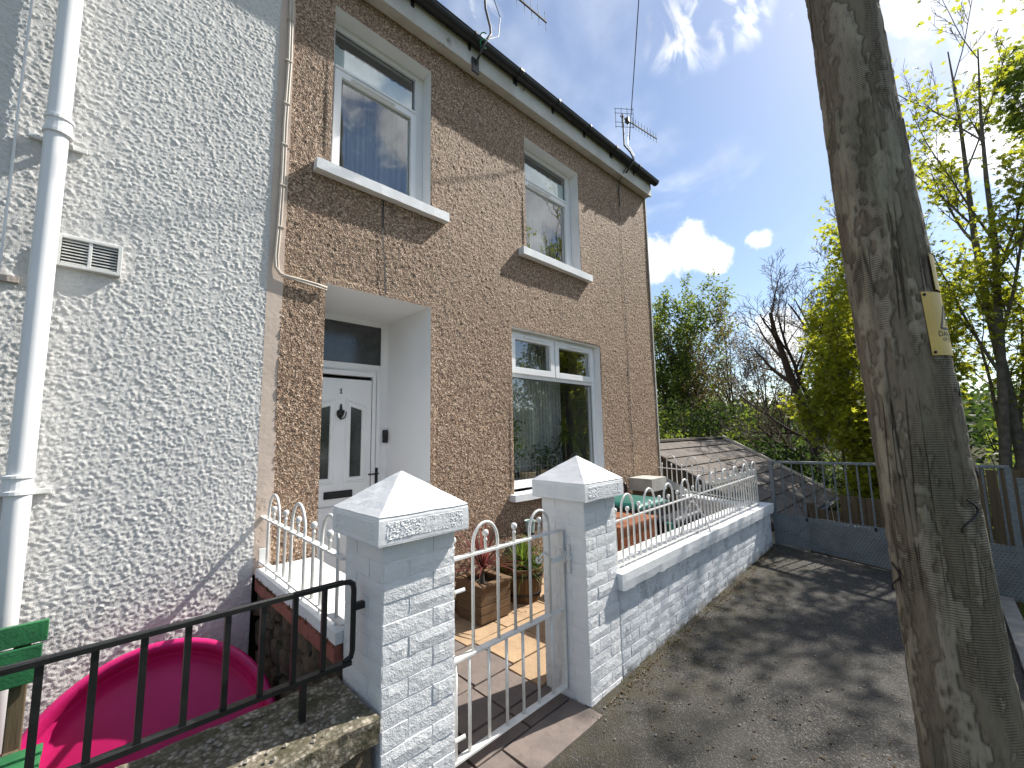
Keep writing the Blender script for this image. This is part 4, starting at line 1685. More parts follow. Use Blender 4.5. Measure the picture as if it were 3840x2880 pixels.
for a, b in ((-.129, -.341), (-.575, -.784), (-1.02, -1.215)):
    q = (a + b) / 2
    zz = 1.062 + q * .017
    link_mesh('hoop', hm3, None, rl2, (RX, q, zz + .035), (0, 0, R_(90)), (abs(a - b) / .205, 1, 1))
    link_mesh('finial', bs3, None, rl2, (RX, q, zz + .078))
for y in (-.462, -.908):
    link_mesh('bar', bl3, None, rl2, (RX, y, 1.062 + y * .017 + .085))

# ------------------------------------------------------------------ gate
gt = thing('garden_gate', (1.66, -1.47, .03), 'white bow-top metal garden gate closed between the two piers', 'gate')
GY = -1.47
GX0, GX1 = 1.205, 2.118
for z, nm_ in ((.972, 'top_rail'), (.505, 'middle_rail'), (.062, 'bottom_rail')):
    MB().box(GX0 - .004, GX1 + .004, GY - .019, GY + .019, z - .005, z + .005).build(nm_, WM, gt)
for xx in (GX0, GX1):
    MB().box(xx - .0045, xx + .0045, GY - .0185, GY + .0185, .067, .967).build('stile', WM, gt)
hm4 = hoop_mesh('hoop', .172, .505, .0085, WM)
bs4 = ball_bar_mesh('ball_short', .092, .0085, WM)
bl4 = ball_bar_mesh('ball_bar', .56, .0085, WM)
for q, w in ((1.4945, .172), (1.918, .172)):
    link_mesh('hoop', hm4, None, gt, (q, GY, 1.010), None, (w / .172, 1, 1))
    link_mesh('finial', bs4, None, gt, (q, GY, 1.062))
for q in (1.283, 1.707):
    link_mesh('bar', bl4, None, gt, (q, GY, 1.062))
for q in (1.30, 1.383, 1.510, 1.635, 1.760, 1.885, 2.005):
    MB().tube([(q, GY, .066), (q, GY, .501)], .0085, 8).build('lower_bar', WM, gt, smooth=True)
# latch with scroll handle
lt = MB().box(1.99, 2.13, GY - .034, GY - .020, .800, .832)
lt.box(2.092, 2.140, GY - .040, GY - .019, .786, .848)
latch = lt.build('latch', WM, gt, bevel=.002)
sc = [(1.99 - .0 - .11 * s_, GY - .028, .815 + .045 * math.sin(s_ * 3.0) + .03 * s_) for s_ in [i / 10 for i in range(11)]]
sc += [(1.88 + .022 * math.cos(a) - .0, GY - .028, .851 + .022 * math.sin(a) - .0) for a in [R_(150 + 30 * i) for i in range(8)]]
MB().tube(sc, .006, 6).build('scroll', WM, latch, smooth=True)
MB().tube([(2.065, GY - .03, .83), (2.065, GY - .03, .872), (2.082, GY - .03, .872), (2.082, GY - .03, .83)], .004, 6).build('latch_catch', WM, latch)
for z in (.845, .205):
    MB().tube([(1.165, GY - .025, z), (1.255, GY - .025, z)], .012, 8).build('hinge', WM, gt)
    MB().tube([(1.25, GY - .06, z - .004), (1.300, GY - .07, z)], .0095, 8).build('hinge_pin', WM, gt)
kp = MB().box(2.120, 2.136, GY - .06, GY - .042, .72, .885)
kp.box(2.108, 2.1365, GY - .07, GY - .042, .80, .83)
kp.build('keeper', WM, gt)

# ------------------------------------------------------------------ neighbour's front wall and black railing
nw = thing('concrete_wall', (-.4, -1.47, 0), 'mossy concrete topped front wall of the white house under the black railing', 'wall')
mb = MB().rough_box(-2.6, .806, -1.665, -1.285, .475, .560, .03, .011, 9, 6)
mb.build('coping', M['pebbly_concrete'], nw)
MB().rough_box(-2.6, .800, -1.625, -1.315, -.55, .48, .06, .014, 6, 2).build('core', M['rubble_stone'], nw)
br = thing('black_railing', (-.2, -1.484, .56), 'black metal railing along the neighbour wall ending at the gate pier', 'railing')
BY = -1.484
BM = M['black_metal']
MB().tube([(-1.6, BY, 1.012), (.735, BY, 1.003), (.762, BY, 1.000), (.778, BY, .988), (.782, BY, .965), (.782, BY, .74), (.776, BY, .715), (.75, BY, .705)], .0115, 6).build('top_rail', BM, br)
MB().bar((-1.6, BY, 1.014), (.74, BY, 1.004), .030, .014).build('cap_rail', BM, br)
MB().bar((-1.6, BY, .715), (.775, BY, .698), .030, .016).build('bottom_rail', BM, br)
bmesh_bar = MB().box(-.0085, .0085, -.0085, .0085, 0, .292).mesh('baluster')
bmesh_bar.materials.append(BM)
x = .667
while x > -1.6:
    link_mesh('baluster', bmesh_bar, None, br, (x, BY, .708))
    x -= .1043
MB().bar((.782, BY, .90), (.826, BY, .90), .025, .025).build('wall_fixing', BM, br)
for xx in (.6, -.3, -1.2):
    MB().bar((xx, BY, .55), (xx, BY, .70), .02, .02).build('foot', BM, br)

# ------------------------------------------------------------------ paddling pool leaning on the white wall
pc = Vector((.262, -.475, .045))
tilt, az = 1.05, -.373
u = Vector((math.cos(az), math.sin(az), 0))
w_ = Vector((-math.sin(az) * math.cos(tilt), math.cos(az) * math.cos(tilt), math.sin(tilt)))
nrm = u.cross(w_)
pm_ = Matrix((u, w_, nrm)).transposed()
pool = thing('paddling_pool', (.26, -.75, -.42), 'pink plastic paddling pool leaning on its side against the white wall', 'pool')
mb = MB()
prof = [(.535, .0), (.548, .012), (.545, .026), (.530, .032), (.512, .026), (.503, .0), (.495, -.03), (.498, -.045), (.488, -.05), (.482, -.07), (.470, -.095), (.440, -.110), (.38, -.114), (.25, -.114), (.12, -.114), (.003, -.114)]
mb.lathe(prof, pc, 56, cap=False, m=pm_)
mb.lathe([(.003, -.120), (.445, -.117), (.478, -.100), (.503, -.045), (.512, .0), (.535, -.004)], pc, 56, cap=False, m=pm_)
mb.build('shell', M['pink_plastic'], pool, smooth=True)
# embossed shells and ridges on the pool floor
for (a, b, rad) in ((-.30, -.12, .10), (.02, -.24, .13)):
    em = MB()
    pts = []
    for i in range(15):
        th = R_(20 + 130 * i / 14)
        pts.append(pc + pm_ @ Vector((a + rad * math.cos(th), b + rad * math.sin(th), -.116)))
    em.tube(pts, .008, 6)
    em.lathe([(rad * .95, -.118), (rad * .8, -.108), (rad * .5, -.101), (.001, -.098)], pc + pm_ @ Vector((a, b, 0)), 24, m=pm_)
    em.build('embossing', M['pink_plastic'], pool, smooth=True)

# green bench at the left edge
bn = thing('garden_bench', (-.6, -.42, -.42), 'green painted wooden slat bench against the white wall beside the pink pool', 'bench')
for (z0_, z1_, y) in ((.730, .815, -.40), (.655, .722, -.404), (.575, .645, -.41)):
    b = MB().box(-1.3, -.088 - (.012 if z0_ < .7 else 0), y - .012, y + .012, z0_, z1_)
    b.build('back_slat', M['green_paint'], bn, bevel=.004)
for (y, z, xe) in ((-.52, .330, -.066), (-.60, .325, -.068), (-.68, .322, -.07), (-.76, .318, -.072)):
    MB().box(-1.3, xe, y - .033, y + .033, z, z + .022).build('seat_slat', M['green_paint'], bn, bevel=.004)
MB().box(-1.3, -.066, -.805, -.790, .265, .335).build('front_rail', M['green_paint'], bn, bevel=.004)
for xx in (-.16, -1.2):
    MB().box(xx - .025, xx + .025, -.386, -.345, -.42, .78).build('leg', M['fence_timber'], bn, bevel=.004)
    MB().box(xx - .025, xx + .025, -.78, -.735, -.42, .318).build('leg', M['fence_timber'], bn, bevel=.004)
    MB().box(xx - .022, xx + .022, -.735, -.387, .25, .315).build('side_rail', M['fence_timber'], bn)


# ------------------------------------------------------------------ leaves: vectorised scatter of a small template
def leaf_template(kind):
    if kind == 'maple':
        v = [(0, 0, 0)]
        tips = [(-78, .62), (-38, .86), (0, 1.0), (38, .86), (78, .62)]
        ring = [(-150, .22)]
        for i, (a, r) in enumerate(tips):
            ring.append((a, r))
            if i < 4:
                ring.append(((a + tips[i + 1][0]) / 2, .40))
        ring.append((150, .22))
        for a, r in ring:
            x, y = r * math.sin(R_(a)) * .62, r * math.cos(R_(a)) * .62
            v.append((x, y, -.16 * r * r + .05 * abs(x)))
        f = [(0, i, i + 1) for i in range(1, len(ring))]
        return np.array(v), np.array(f)
    if kind == 'oval':
        v = [(0, -.5, 0), (.26, -.05, .05), (0, .5, -.06), (-.26, -.05, .05)]
        return np.array(v, float), np.array([(0, 1, 2), (0, 2, 3)])
    if kind == 'blade':
        v = [(-.5, 0, 0), (.5, 0, 0), (.33, .55, .02), (-.33, .55, .02), (0, 1.0, -.10)]
        return np.array(v, float), np.array([(0, 1, 2), (0, 2, 3), (3, 2, 4)])


def rand_rot(n, rng, up=.5):
    """random frames; leaf normals lean upwards by 'up'"""
    nrm_ = rng.normal(size=(n, 3))
    nrm_[:, 2] = np.abs(nrm_[:, 2]) + up
    nrm_ /= np.linalg.norm(nrm_, axis=1)[:, None]
    a = rng.normal(size=(n, 3))
    a -= (a * nrm_).sum(1)[:, None] * nrm_
    a /= np.linalg.norm(a, axis=1)[:, None]
    b = np.cross(nrm_, a)
    return np.stack([a, b, nrm_], -1)


def scatter(name, pos, size, kind, mat, parent, rng, up=.5):
    tv, tf = leaf_template(kind)
    n = len(pos)
    Rm = rand_rot(n, rng, up)
    sz = np.broadcast_to(np.asarray(size, float), (n,))
    V = np.einsum('nij,kj->nki', Rm, tv) * sz[:, None, None] + np.asarray(pos)[:, None, :]
    Fc = tf[None] + (np.arange(n) * len(tv))[:, None, None]
    V = V.reshape(-1, 3) - np.array(wloc(parent) if parent is not None else (0, 0, 0))
    me = np_mesh(name, V, Fc.reshape(-1, 3), smooth=False)
    return link_mesh(name, me, mat, parent)


# ------------------------------------------------------------------ planters and potted plants
sp_ = thing('square_planter', (2.53, -.24, 0), 'square wooden slatted planter box with soil near the gate', 'planter')
BX0, BX1, BY0, BY1 = 2.362, 2.70, -.405, -.065
for k in range(4):
    z0_, z1_ = .012 + k * .070, .012 + k * .070 + .066
    MB().box(BX0, BX1, BY0, BY0 + .018, z0_, z1_).build('plank', M['planter_timber'], sp_, bevel=.003)
    MB().box(BX0, BX1, BY1 - .018, BY1, z0_, z1_).build('plank', M['planter_timber'], sp_, bevel=.003)
    MB().box(BX0 + .0005, BX0 + .018, BY0 + .019, BY1 - .019, z0_, z1_).build('plank', M['planter_timber'], sp_, bevel=.003)
    MB().box(BX1 - .018, BX1 - .0005, BY0 + .019, BY1 - .019, z0_, z1_).build('plank', M['planter_timber'], sp_, bevel=.003)
for a in ((BX0 - .014, BX1 + .014, BY0 - .014, BY0 + .048), (BX0 - .014, BX1 + .014, BY1 - .048, BY1 + .014), (BX0 - .014, BX0 + .048, BY0 + .0485, BY1 - .0485), (BX1 - .048, BX1 + .014, BY0 + .0485, BY1 - .0485)):
    MB().box(*a, .293, .315).build('rim_board', M['planter_timber'], sp_, bevel=.003)
MB().box(BX0 + .02, BX1 - .02, BY0 + .02, BY1 - .02, .02, .255).build('soil', M['soil'], sp_)

rc = random.Random(4)
rngc = np.random.default_rng(4)
cord = thing('cordyline', (2.52, -.24, .26), 'red spiky cordyline growing in the square wooden planter', 'plant')
MB().tube([(2.52, -.24, .24), (2.515, -.242, .34), (2.52, -.24, .40)], [.022, .018, .012], 8).build('stem', M['bark_grey'], cord)


def strap_leaves(name, base, n, lmin, lmax, w, droop, mat, parent, rr, spread=1.0, vertical=.35):
    mb = MB()
    for i in range(n):
        az_ = rr.uniform(0, 2 * math.pi)
        el = rr.uniform(vertical, 1.45)
        L_ = rr.uniform(lmin, lmax)
        d = Vector((math.cos(az_) * math.cos(el) * spread, math.sin(az_) * math.cos(el) * spread, math.sin(el)))
        side = Vector((-math.sin(az_), math.cos(az_), 0))
        p = Vector(base) + Vector((rr.uniform(-.01, .01), rr.uniform(-.01, .01), rr.uniform(-.03, .03)))
        nseg = 5
        b = len(mb.v)
        for k in range(nseg + 1):
            s = k / nseg
            q = p + d * L_ * s - Vector((0, 0, 1)) * droop * L_ * s * s * math.cos(el)
            ww = w * (.45 + 1.3 * s * (1 - s) * 2) * (1 - s ** 3)
            mb.v.append((q - side * ww).to_tuple())
            mb.v.append((q + side * ww).to_tuple())
        for k in range(nseg):
            mb.f.append((b + 2 * k, b + 2 * k + 1, b + 2 * k + 3, b + 2 * k + 2))
    return mb.build(name, mat, parent)


strap_leaves('leaves', (2.52, -.24, .40), 70, .30, .50, .011, .30, M['leaf_cordyline'], cord, rc, vertical=.2)

bl = thing('half_barrel', (3.05, -.222, 0), 'round tapered wooden barrel planter beside the square planter', 'planter')
cxb, cyb = 3.05, -.222
ns = 22
for k in range(ns):
    a0, a1 = 2 * math.pi * k / ns + .006, 2 * math.pi * (k + 1) / ns - .006
    mb = MB()
    for z, r in ((.0, .160), (.10, .178), (.20, .192), (.305, .202)):
        for rr_ in (r, r - .016):
            for a in (a0, a1):
                mb.v.append((cxb + rr_ * math.cos(a), cyb + rr_ * math.sin(a), z))
    for lv in range(3):
        b = lv * 4
        mb.f += [(b, b + 1, b + 5, b + 4), (b + 3, b + 2, b + 6, b + 7), (b + 2, b, b + 4, b + 6), (b + 1, b + 3, b + 7, b + 5)]
    mb.f += [(0, 2, 3, 1), (12, 13, 15, 14)]
    mb.build('stave', M['barrel_timber'], bl)
for z, r in ((.07, .1740), (.245, .1975)):
    MB().lathe([(r, -.014), (r + .0025, -.013), (r + .006, .013), (r + .003, .014)], (cxb, cyb, z), 24, cap=False).build('hoop', M['black_metal'], bl)
MB().lathe([(.001, .26), (.180, .262), (.181, .24)], (cxb, cyb, 0), 18, cap=False).build('soil', M['soil'], bl)
gp = thing('leafy_pot_plant', (cxb, cyb, .26), 'bushy green plant with narrow leaves filling the barrel planter', 'plant')
strap_leaves('leaves', (cxb, cyb, .27), 240, .18, .43, .0065, .45, M['leaf_pot'], gp, random.Random(8), vertical=.1)
pos = rngc.normal(size=(420, 3)) * np.array([.10, .10, .06]) + np.array([cxb, cyb, .34])
scatter('small_leaves', pos, rngc.uniform(.02, .04, 420), 'oval', M['leaf_pot'], gp, rngc)
pt = MB().lathe([(.04, .0), (.052, .11), (.062, .115), (.060, .125), (.046, .118), (.035, .02)], (3.30, -.10, .545), 14, cap=False)
po = pt.build('plastic_pot', M['pale_plastic'])
tag(po, 'pale green plastic pot standing among the barrel plant leaves', 'pot')
tag(MB().lathe([(.04, 0), (.04, .015), (.012, .025), (.010, .50), (.06, .53), (.062, .548)], (3.30, -.08, 0.0), 14).build('plant_stand', M['black_metal']), 'slim dark stand holding the pale green pot', 'stand')

# timber box, green bin, dark bin behind the railing
tb = thing('timber_storage_box', (3.55, -1.03, 0), 'reddish brown stained timber box behind the railing', 'box')
for k in range(5):
    MB().box(3.215, 3.855, -1.215, -1.195, .02 + k * .145, .02 + k * .145 + .141).build('plank', M['stained_timber'], tb, bevel=.003)
    MB().box(3.215, 3.235, -1.194, -.86, .02 + k * .145, .02 + k * .145 + .141).build('plank', M['stained_timber'], tb, bevel=.003)
    MB().box(3.835, 3.855, -1.194, -.86, .02 + k * .145, .02 + k * .145 + .141).build('plank', M['stained_timber'], tb, bevel=.003)
for k in range(4):
    MB().box(3.195, 3.875, -1.235 + k * .098, -1.235 + k * .098 + .094, .748, .772).build('lid_board', M['stained_timber'], tb, bevel=.004)
MB().box(3.236, 3.834, -.872, -.852, .02, .745).build('back_board', M['stained_timber'], tb)


def bin_(name, x0, x1, y0, y1, h, mat, lidmat, label, group):
    t_ = thing(name, ((x0 + x1) / 2, (y0 + y1) / 2, 0), label, 'bin', group)
    cx, cy = (x0 + x1) / 2, (y0 + y1) / 2
    hx, hy = (x1 - x0) / 2, (y1 - y0) / 2
    mb = MB()
    for z, s in ((.04, .82), (h * .6, .93), (h - .03, 1.0), (h, 1.03)):
        mb.v += [(cx - hx * s, cy - hy * s, z), (cx + hx * s, cy - hy * s, z), (cx + hx * s, cy + hy * s, z), (cx - hx * s, cy + hy * s, z)]
    for k in range(3):
        for i in range(4):
            j = (i + 1) % 4
            mb.f.append((k * 4 + i, k * 4 + j, k * 4 + 4 + j, k * 4 + 4 + i))
    mb.f += [(3, 2, 1, 0), (12, 13, 14, 15)]
    mb.build('body', mat, t_, bevel=.015)
    lid = MB()
    for z, s, dy in ((h + .001, 1.08, 0), (h + .028, 1.09, 0), (h + .055, .96, 0), (h + .066, .70, .0)):
        lid.v += [(cx - hx * s, cy - hy * s, z), (cx + hx * s, cy - hy * s, z), (cx + hx * s, cy + hy * s, z), (cx - hx * s, cy + hy * s, z)]
    for k in range(3):
        for i in range(4):
            j = (i + 1) % 4
            lid.f.append((k * 4 + i, k * 4 + j, k * 4 + 4 + j, k * 4 + 4 + i))
    lid.f += [(3, 2, 1, 0), (12, 13, 14, 15)]
    lo = lid.build('lid', lidmat, t_, bevel=.012)
    MB().tube([(x0 + .06, y1 + .035, h - .01), (x1 - .06, y1 + .035, h - .01)], .014, 8).build('handle', mat, t_)
    for xx in (x0 + .03, x1 - .03):
        MB().lathe([(.06, -.018), (.075, -.016), (.075, .016), (.06, .018)], (xx, y1 - .05, .075), 14, m=Matrix.Rotation(R_(90), 3, 'Y')).build('wheel', M['black_plastic'], t_)
    return t_


bin_('wheeled_bin', 3.86, 4.42, -1.05, -.55, .80, M['dark_navy_plastic'], M['green_plastic'], 'dark wheeled bin with a green lid behind the brown timber box', 'bins behind the railing')
bin_('recycling_box', 4.12, 4.80, -1.30, -1.08, .64, M['dark_navy_plastic'], M['dark_navy_plastic'], 'low dark plastic bin close behind the railing, beside the green-lidded bin', 'bins behind the railing')
MB_ = MB().box(3.985, 4.045, -1.30, -1.24, .0, .69).build('bin_corner', M['green_plastic'], None, bevel=.01)  # narrow green upright standing in for the corner of a plastic bin
tag(MB_, 'upright green plastic bin corner between the timber box and the dark bin', 'post')

# concrete post block with a sloping coping behind the bins
cbk = thing('stair_wall', (5.6, -.25, 0), 'grey concrete capped stair wall with sloping coping at the house corner', 'wall')
MB().rough_box(5.385, 5.815, -.41, -.06, .755, .925, .08, .003, 6, 3).build('cap_block', M['light_concrete'], cbk)
MB().box(5.45, 5.80, -.37, -.08, -.1, .756).build('core', M['rubble_stone'], cbk)
mb = MB()
mb.add([(5.815, -.40, .80), (6.45, -.62, .50), (6.45, -.42, .50), (5.815, -.10, .80), (5.815, -.40, .92), (6.45, -.62, .60), (6.45, -.42, .60), (5.815, -.10, .92)], [(0, 3, 2, 1), (4, 5, 6, 7), (0, 1, 5, 4), (1, 2, 6, 5), (2, 3, 7, 6), (3, 0, 4, 7)])
mb.build('sloping_coping', M['light_concrete'], cbk)
mb = MB()
mb.add([(5.82, -.38, -.1), (6.44, -.60, -.1), (6.44, -.44, -.1), (5.82, -.12, -.1), (5.82, -.38, .799), (6.44, -.60, .499), (6.44, -.44, .499), (5.82, -.12, .799)], [(0, 3, 2, 1), (4, 5, 6, 7), (0, 1, 5, 4), (1, 2, 6, 5), (2, 3, 7, 6), (3, 0, 4, 7)])
mb.build('stair_side', M['rubble_stone'], cbk)
dp2 = MB().tube([(5.32, -.05, .02), (5.32, -.05, .80), (5.32, -.03, .86)], .022, 10).build('waste_pipe', M['black_plastic'], house, smooth=True)

# ------------------------------------------------------------------ things on the window board
def pot_plant(name, x, y, z, kind, label, sd):
    rng = np.random.default_rng(sd)
    t_ = thing(name, (x, y, z), label, 'plant', 'house plants on the window board')
    if kind == 'vase':
        MB().lathe([(.075, 0), (.085, .02), (.092, .12), (.075, .19), (.06, .20), (.068, .12), (.06, .02)], (x, y, z), 16, cap=False).build('vase', M['glass_vase'], t_, smooth=True)
        pos = rng.normal(size=(420, 3)) * np.array([.10, .06, .15]) + np.array([x + .03, y, z + .44])
        scatter('leaves', pos, rng.uniform(.035, .075, 420), 'oval', M['leaf_house'], t_, rng, .1)
        MB().tube([(x, y, z + .18), (x + .02, y, z + .45)], .006, 5).build('stem', M['leaf_house'], t_)
    elif kind == 'spiky':
        MB().lathe([(.055, 0), (.072, .11), (.078, .115), (.07, .12), (.05, .02)], (x, y, z), 14, cap=False).build('pot', M['wicker'], t_)
        MB().tube([(x, y, z + .05), (x + .01, y + .01, z + .52)], .009, 6).build('stem', M['bark_grey'], t_)
        strap_leaves('leaves', (x + .01, y, z + .52), 80, .16, .40, .009, .7, M['leaf_house'], t_, random.Random(sd), spread=.7, vertical=-.4)
    else:
        MB().lathe([(.05, 0), (.066, .09), (.07, .095), (.06, .10), (.045, .02)], (x, y, z), 14, cap=False).build('pot', M['wicker'], t_)
        pos = rng.normal(size=(300, 3)) * np.array([.11, .05, .10]) + np.array([x, y, z + .20])
        scatter('leaves', pos, rng.uniform(.025, .055, 300), 'oval', M['leaf_house'], t_, rng, .1)


zb_ = .942 + .0855
pot_plant('trailing_plant', 3.345, .30, zb_, 'vase', 'leafy plant in a pale green glass vase on the window board', 31)
pot_plant('low_plant', 3.95, .30, zb_, 'low', 'low bushy plant in a small pot in the ground floor window', 32)
pot_plant('low_plant', 4.16, .32, zb_, 'low', 'rounder bushy plant beside the spiky plant in the window', 34)
pot_plant('spiky_plant', 4.42, .28, zb_, 'spiky', 'tall spiky plant at the hinge end of the ground floor window', 33)
bk = MB().lathe([(.085, 0), (.10, .08), (.105, .085), (.095, .09), (.085, .02)], (3.70, .30, zb_), 16, cap=False)
tag(bk.build('wicker_basket', M['wicker']), 'small wicker basket on the window board between plants', 'basket')

# ------------------------------------------------------------------ telegraph pole
PO = Vector((2.448, -3.129, 1.58))
PTY, PR0, PTAPER = .034, .142, -.006
POLE_TOP = 10.7


def pole_c(z):
    return PO.x, PO.y + PTY * (z - 1.58)


def pole_r(z):
    return PR0 + PTAPER * (z - 1.58)


pole = thing('telegraph_pole', (PO.x, PO.y - .06, -.1), 'thick weathered wooden telegraph pole with yellow warning plate on the pavement', 'pole')
na = 132
zs_ = np.concatenate([np.arange(-.3, 4.6, .0065), np.linspace(4.65, POLE_TOP, 60)])
nzz = len(zs_)
rows = np.clip(((np.minimum(zs_, 4.6) + .3) / .0065).astype(int), 0, 900)
fA = field(na, 1024, 2.2, 13, 71)
fB = field(na, 1024, .9, 2.2, 72)
fC = field(na, 1024, 9, 60, 73)
fP = fA * .75 + fB * .42 + fC * .3 + field(na, 1024, .7, 9, 75) * .25
patch = 1 / (1 + np.exp(-fP * 11))
gx = np.abs(np.roll(patch, 1, 0) - patch) + np.abs(np.roll(patch, 1, 1) - patch)
edge_ = np.clip(gx * 1.1, 0, 1)
fD = field(na, 1024, 1.0, 40, 74)
disp = .0042 * patch - .0022 * edge_ + .0010 * fD + .003 * fC
# two knots
V = np.zeros((nzz, na, 3))
th = np.arange(na) / na * 2 * math.pi
D_ = disp[:, rows].T
for i, z in enumerate(zs_):
    cx, cy = pole_c(z)
    r = pole_r(z) + D_[i]
    V[i, :, 0] = cx + r * np.cos(th)
    V[i, :, 1] = cy + r * np.sin(th)
    V[i, :, 2] = z
ii, jj = np.meshgrid(np.arange(nzz - 1), np.arange(na), indexing='ij')
a = ii * na + jj
b = ii * na + (jj + 1) % na
quads = np.stack([a, b, b + na, a + na], -1).reshape(-1, 4)
me = np_mesh('shaft', V.reshape(-1, 3) - np.array(wloc(pole)), quads)
for nm_, arr in (('patch', patch), ('edge', edge_)):
    at_ = me.attributes.new(nm_, 'FLOAT', 'POINT')
    at_.data.foreach_set('value', np.ascontiguousarray(arr[:, rows].T, dtype=np.float32).ravel())
link_mesh('shaft', me, M['pole_timber'], pole)
cx, cy = pole_c(POLE_TOP)
MB().lathe([(pole_r(POLE_TOP) + .012, -.02), (pole_r(POLE_TOP) + .012, .03), (.02, .07), (.001, .072)], (cx, cy, POLE_TOP), 20).build('cap', M['black_metal'], pole)
MB().bar((cx - .1, cy - .55, POLE_TOP - .5), (cx - .1, cy + .55, POLE_TOP - .5), .09, .11).build('cross_arm', M['fence_timber'], pole)
for dy in (-.48, -.16, .16, .48):
    MB().lathe([(.012, 0), (.012, .05), (.035, .06), (.03, .10), (.04, .12), (.025, .15), (.001, .16)], (cx - .1, cy + dy, POLE_TOP - .445), 10).build('insulator', M['verge_white'], pole)


def on_pole(a, z, lift):
    c = pole_c(z)
    r = pole_r(z) + lift
    return (c[0] + r * math.cos(a), c[1] + r * math.sin(a), z)


def px_pole_angle(u, v):
    """bearing on the pole (about its axis) and height that a point of the photograph shows"""
    d = Fv + Rc * ((u * 1.736 - 1920) / 1569.49) - Uc * ((v * 1.736 - 1440) / 1569.49)
    best = None
    for k in range(400):
        s = 1.6 + k * .003
        p = CAM + d * s
        c = pole_c(p.z)
        r = math.hypot(p.x - c[0], p.y - c[1])
        if best is None or abs(r - pole_r(p.z)) < best[0] - 1e-9:
            best = (abs(r - pole_r(p.z)), math.atan2(p.y - c[1], p.x - c[0]), p.z)
        if r < pole_r(p.z):
            break
    return best[1], best[2]


def plate(a0, a1, z0, z1, name, mat, parent, lift=.009, n=12, thick=.0015):
    mb = MB()
    for z in (z0, z1):
        for lf in (lift, lift - thick):
            for k in range(n + 1):
                mb.v.append(on_pole(a0 + (a1 - a0) * k / n, z, lf))
    m_ = n + 1
    for k in range(n):
        mb.f.append((k, k + 1, 2 * m_ + k + 1, 2 * m_ + k))
        mb.f.append((m_ + k, 3 * m_ + k, 3 * m_ + k + 1, m_ + k + 1))
        mb.f.append((k, m_ + k, m_ + k + 1, k + 1))
        mb.f.append((2 * m_ + k, 2 * m_ + k + 1, 3 * m_ + k + 1, 3 * m_ + k))
    for k in (0, n):
        mb.f.append((k, 2 * m_ + k, 3 * m_ + k, m_ + k))
    return mb.build(name, mat, parent)


aL, zT = px_pole_angle(1985, 632)
_, zB = px_pole_angle(2010, 768)
print('plate', math.degrees(aL), zT, zB)
WPL = .20
aR = aL - 0 + WPL / PR0
# increasing bearing runs towards the sun side of the pole as seen from the street
sign = thing('warning_plate', on_pole((aL + aR) / 2, zB, .009), 'yellow danger plate with black triangle nailed round the telegraph pole', 'sign')
plate(aL, aR, zB, zT, 'plate', M['yellow_plate'], sign)
mid_a = (aL + aR) / 2
Hs = zT - zB


def wrap_strip(pts, w, name, parent):
    """flat printed line on the plate: pts in plate metres (u across, v up from bottom)"""
    mb = MB()
    n = len(pts)
    for k in range(n - 1):
        (u0, v0), (u1, v1) = pts[k], pts[k + 1]
        L_ = math.hypot(u1 - u0, v1 - v0)
        ns_ = max(1, int(L_ / .012))
        nx_, ny_ = -(v1 - v0) / L_ * w, (u1 - u0) / L_ * w
        for s in range(ns_):
            a_, b_ = s / ns_, (s + 1) / ns_
            q = []
            for tt, sg in ((a_, -1), (b_, -1), (b_, 1), (a_, 1)):
                uu, vv = u0 + (u1 - u0) * tt + nx_ * sg, v0 + (v1 - v0) * tt + ny_ * sg
                q.append(on_pole(aL + uu / PR0, zB + vv, .0098))
            mb.add(q, [(0, 1, 2, 3)])
    return mb.build(name, M['black_print'], parent)


wrap_strip([(.055, Hs * .42), (.145, Hs * .42), (.10, Hs * .80), (.055, Hs * .42)], .0045, 'triangle', sign)
wrap_strip([(.103, Hs * .68), (.092, Hs * .58), (.108, Hs * .57), (.096, Hs * .47)], .003, 'lightning_mark', sign)


def wrap_text(body, size, u, v, parent, name):
    me = text_mesh(body, size, 0.0)
    for vx in me.vertices:
        x, y = vx.co.x, vx.co.y
        p = on_pole(aL + (u + x) / PR0, zB + v + y, .0099)
        w0 = wloc(parent)
        vx.co = (p[0] - w0.x, p[1] - w0.y, p[2] - w0.z)
    me.materials.clear()
    me.materials.append(M['black_print'])
    me.update()
    link_mesh(name, me, M['black_print'], parent)


wrap_text('DANGER', .032, .10, Hs * .33, sign, 'lettering')
wrap_text('OF DEATH', .020, .10, Hs * .245, sign, 'lettering')
for (uu, vv) in ((.010, Hs - .012), (.010, .012), (.19, Hs - .012), (.19, .012)):
    p = on_pole(aL + uu / PR0, zB + vv, .009)
    MB().lathe([(.006, 0), (.006, .003), (.001, .004)], p, 8, m=Vector((math.cos(aL + uu / PR0), math.sin(aL + uu / PR0), 0)).to_track_quat('Z', 'Y').to_matrix()).build('nail', M['black_metal'], sign)
a2, z2t = px_pole_angle(1996, 545)
_, z2b = px_pole_angle(2006, 615)
s2 = thing('warning_plate', on_pole(aL + .95, zT + .03, .009), 'smaller weathered yellow plate above the danger plate on the pole', 'sign')
plate(aL + .50, aL + 1.15, zT + .012, zT + .165, 'plate', M['yellow_plate'], s2)
s3 = thing('number_tag', on_pole(aL + .9, zB - .13, .008), 'small pale metal tag below the danger plate on the pole', 'sign')
plate(aL + .78, aL + 1.05, zB - .16, zB - .10, 'plate', M['galvanised'], s3)
# staples and a scrap of wire on the pole
for (uu, z) in ((.15, zB - .36), (.02, 1.30), (-.25, 1.02)):
    pts = [on_pole(aL + (uu + .035 * math.sin(s * 5)) / PR0, z - .12 * s, .010) for s in [i / 10 for i in range(11)]]
    MB().tube(pts, .0035, 5).build('wire_scrap', M['black_metal'], pole)

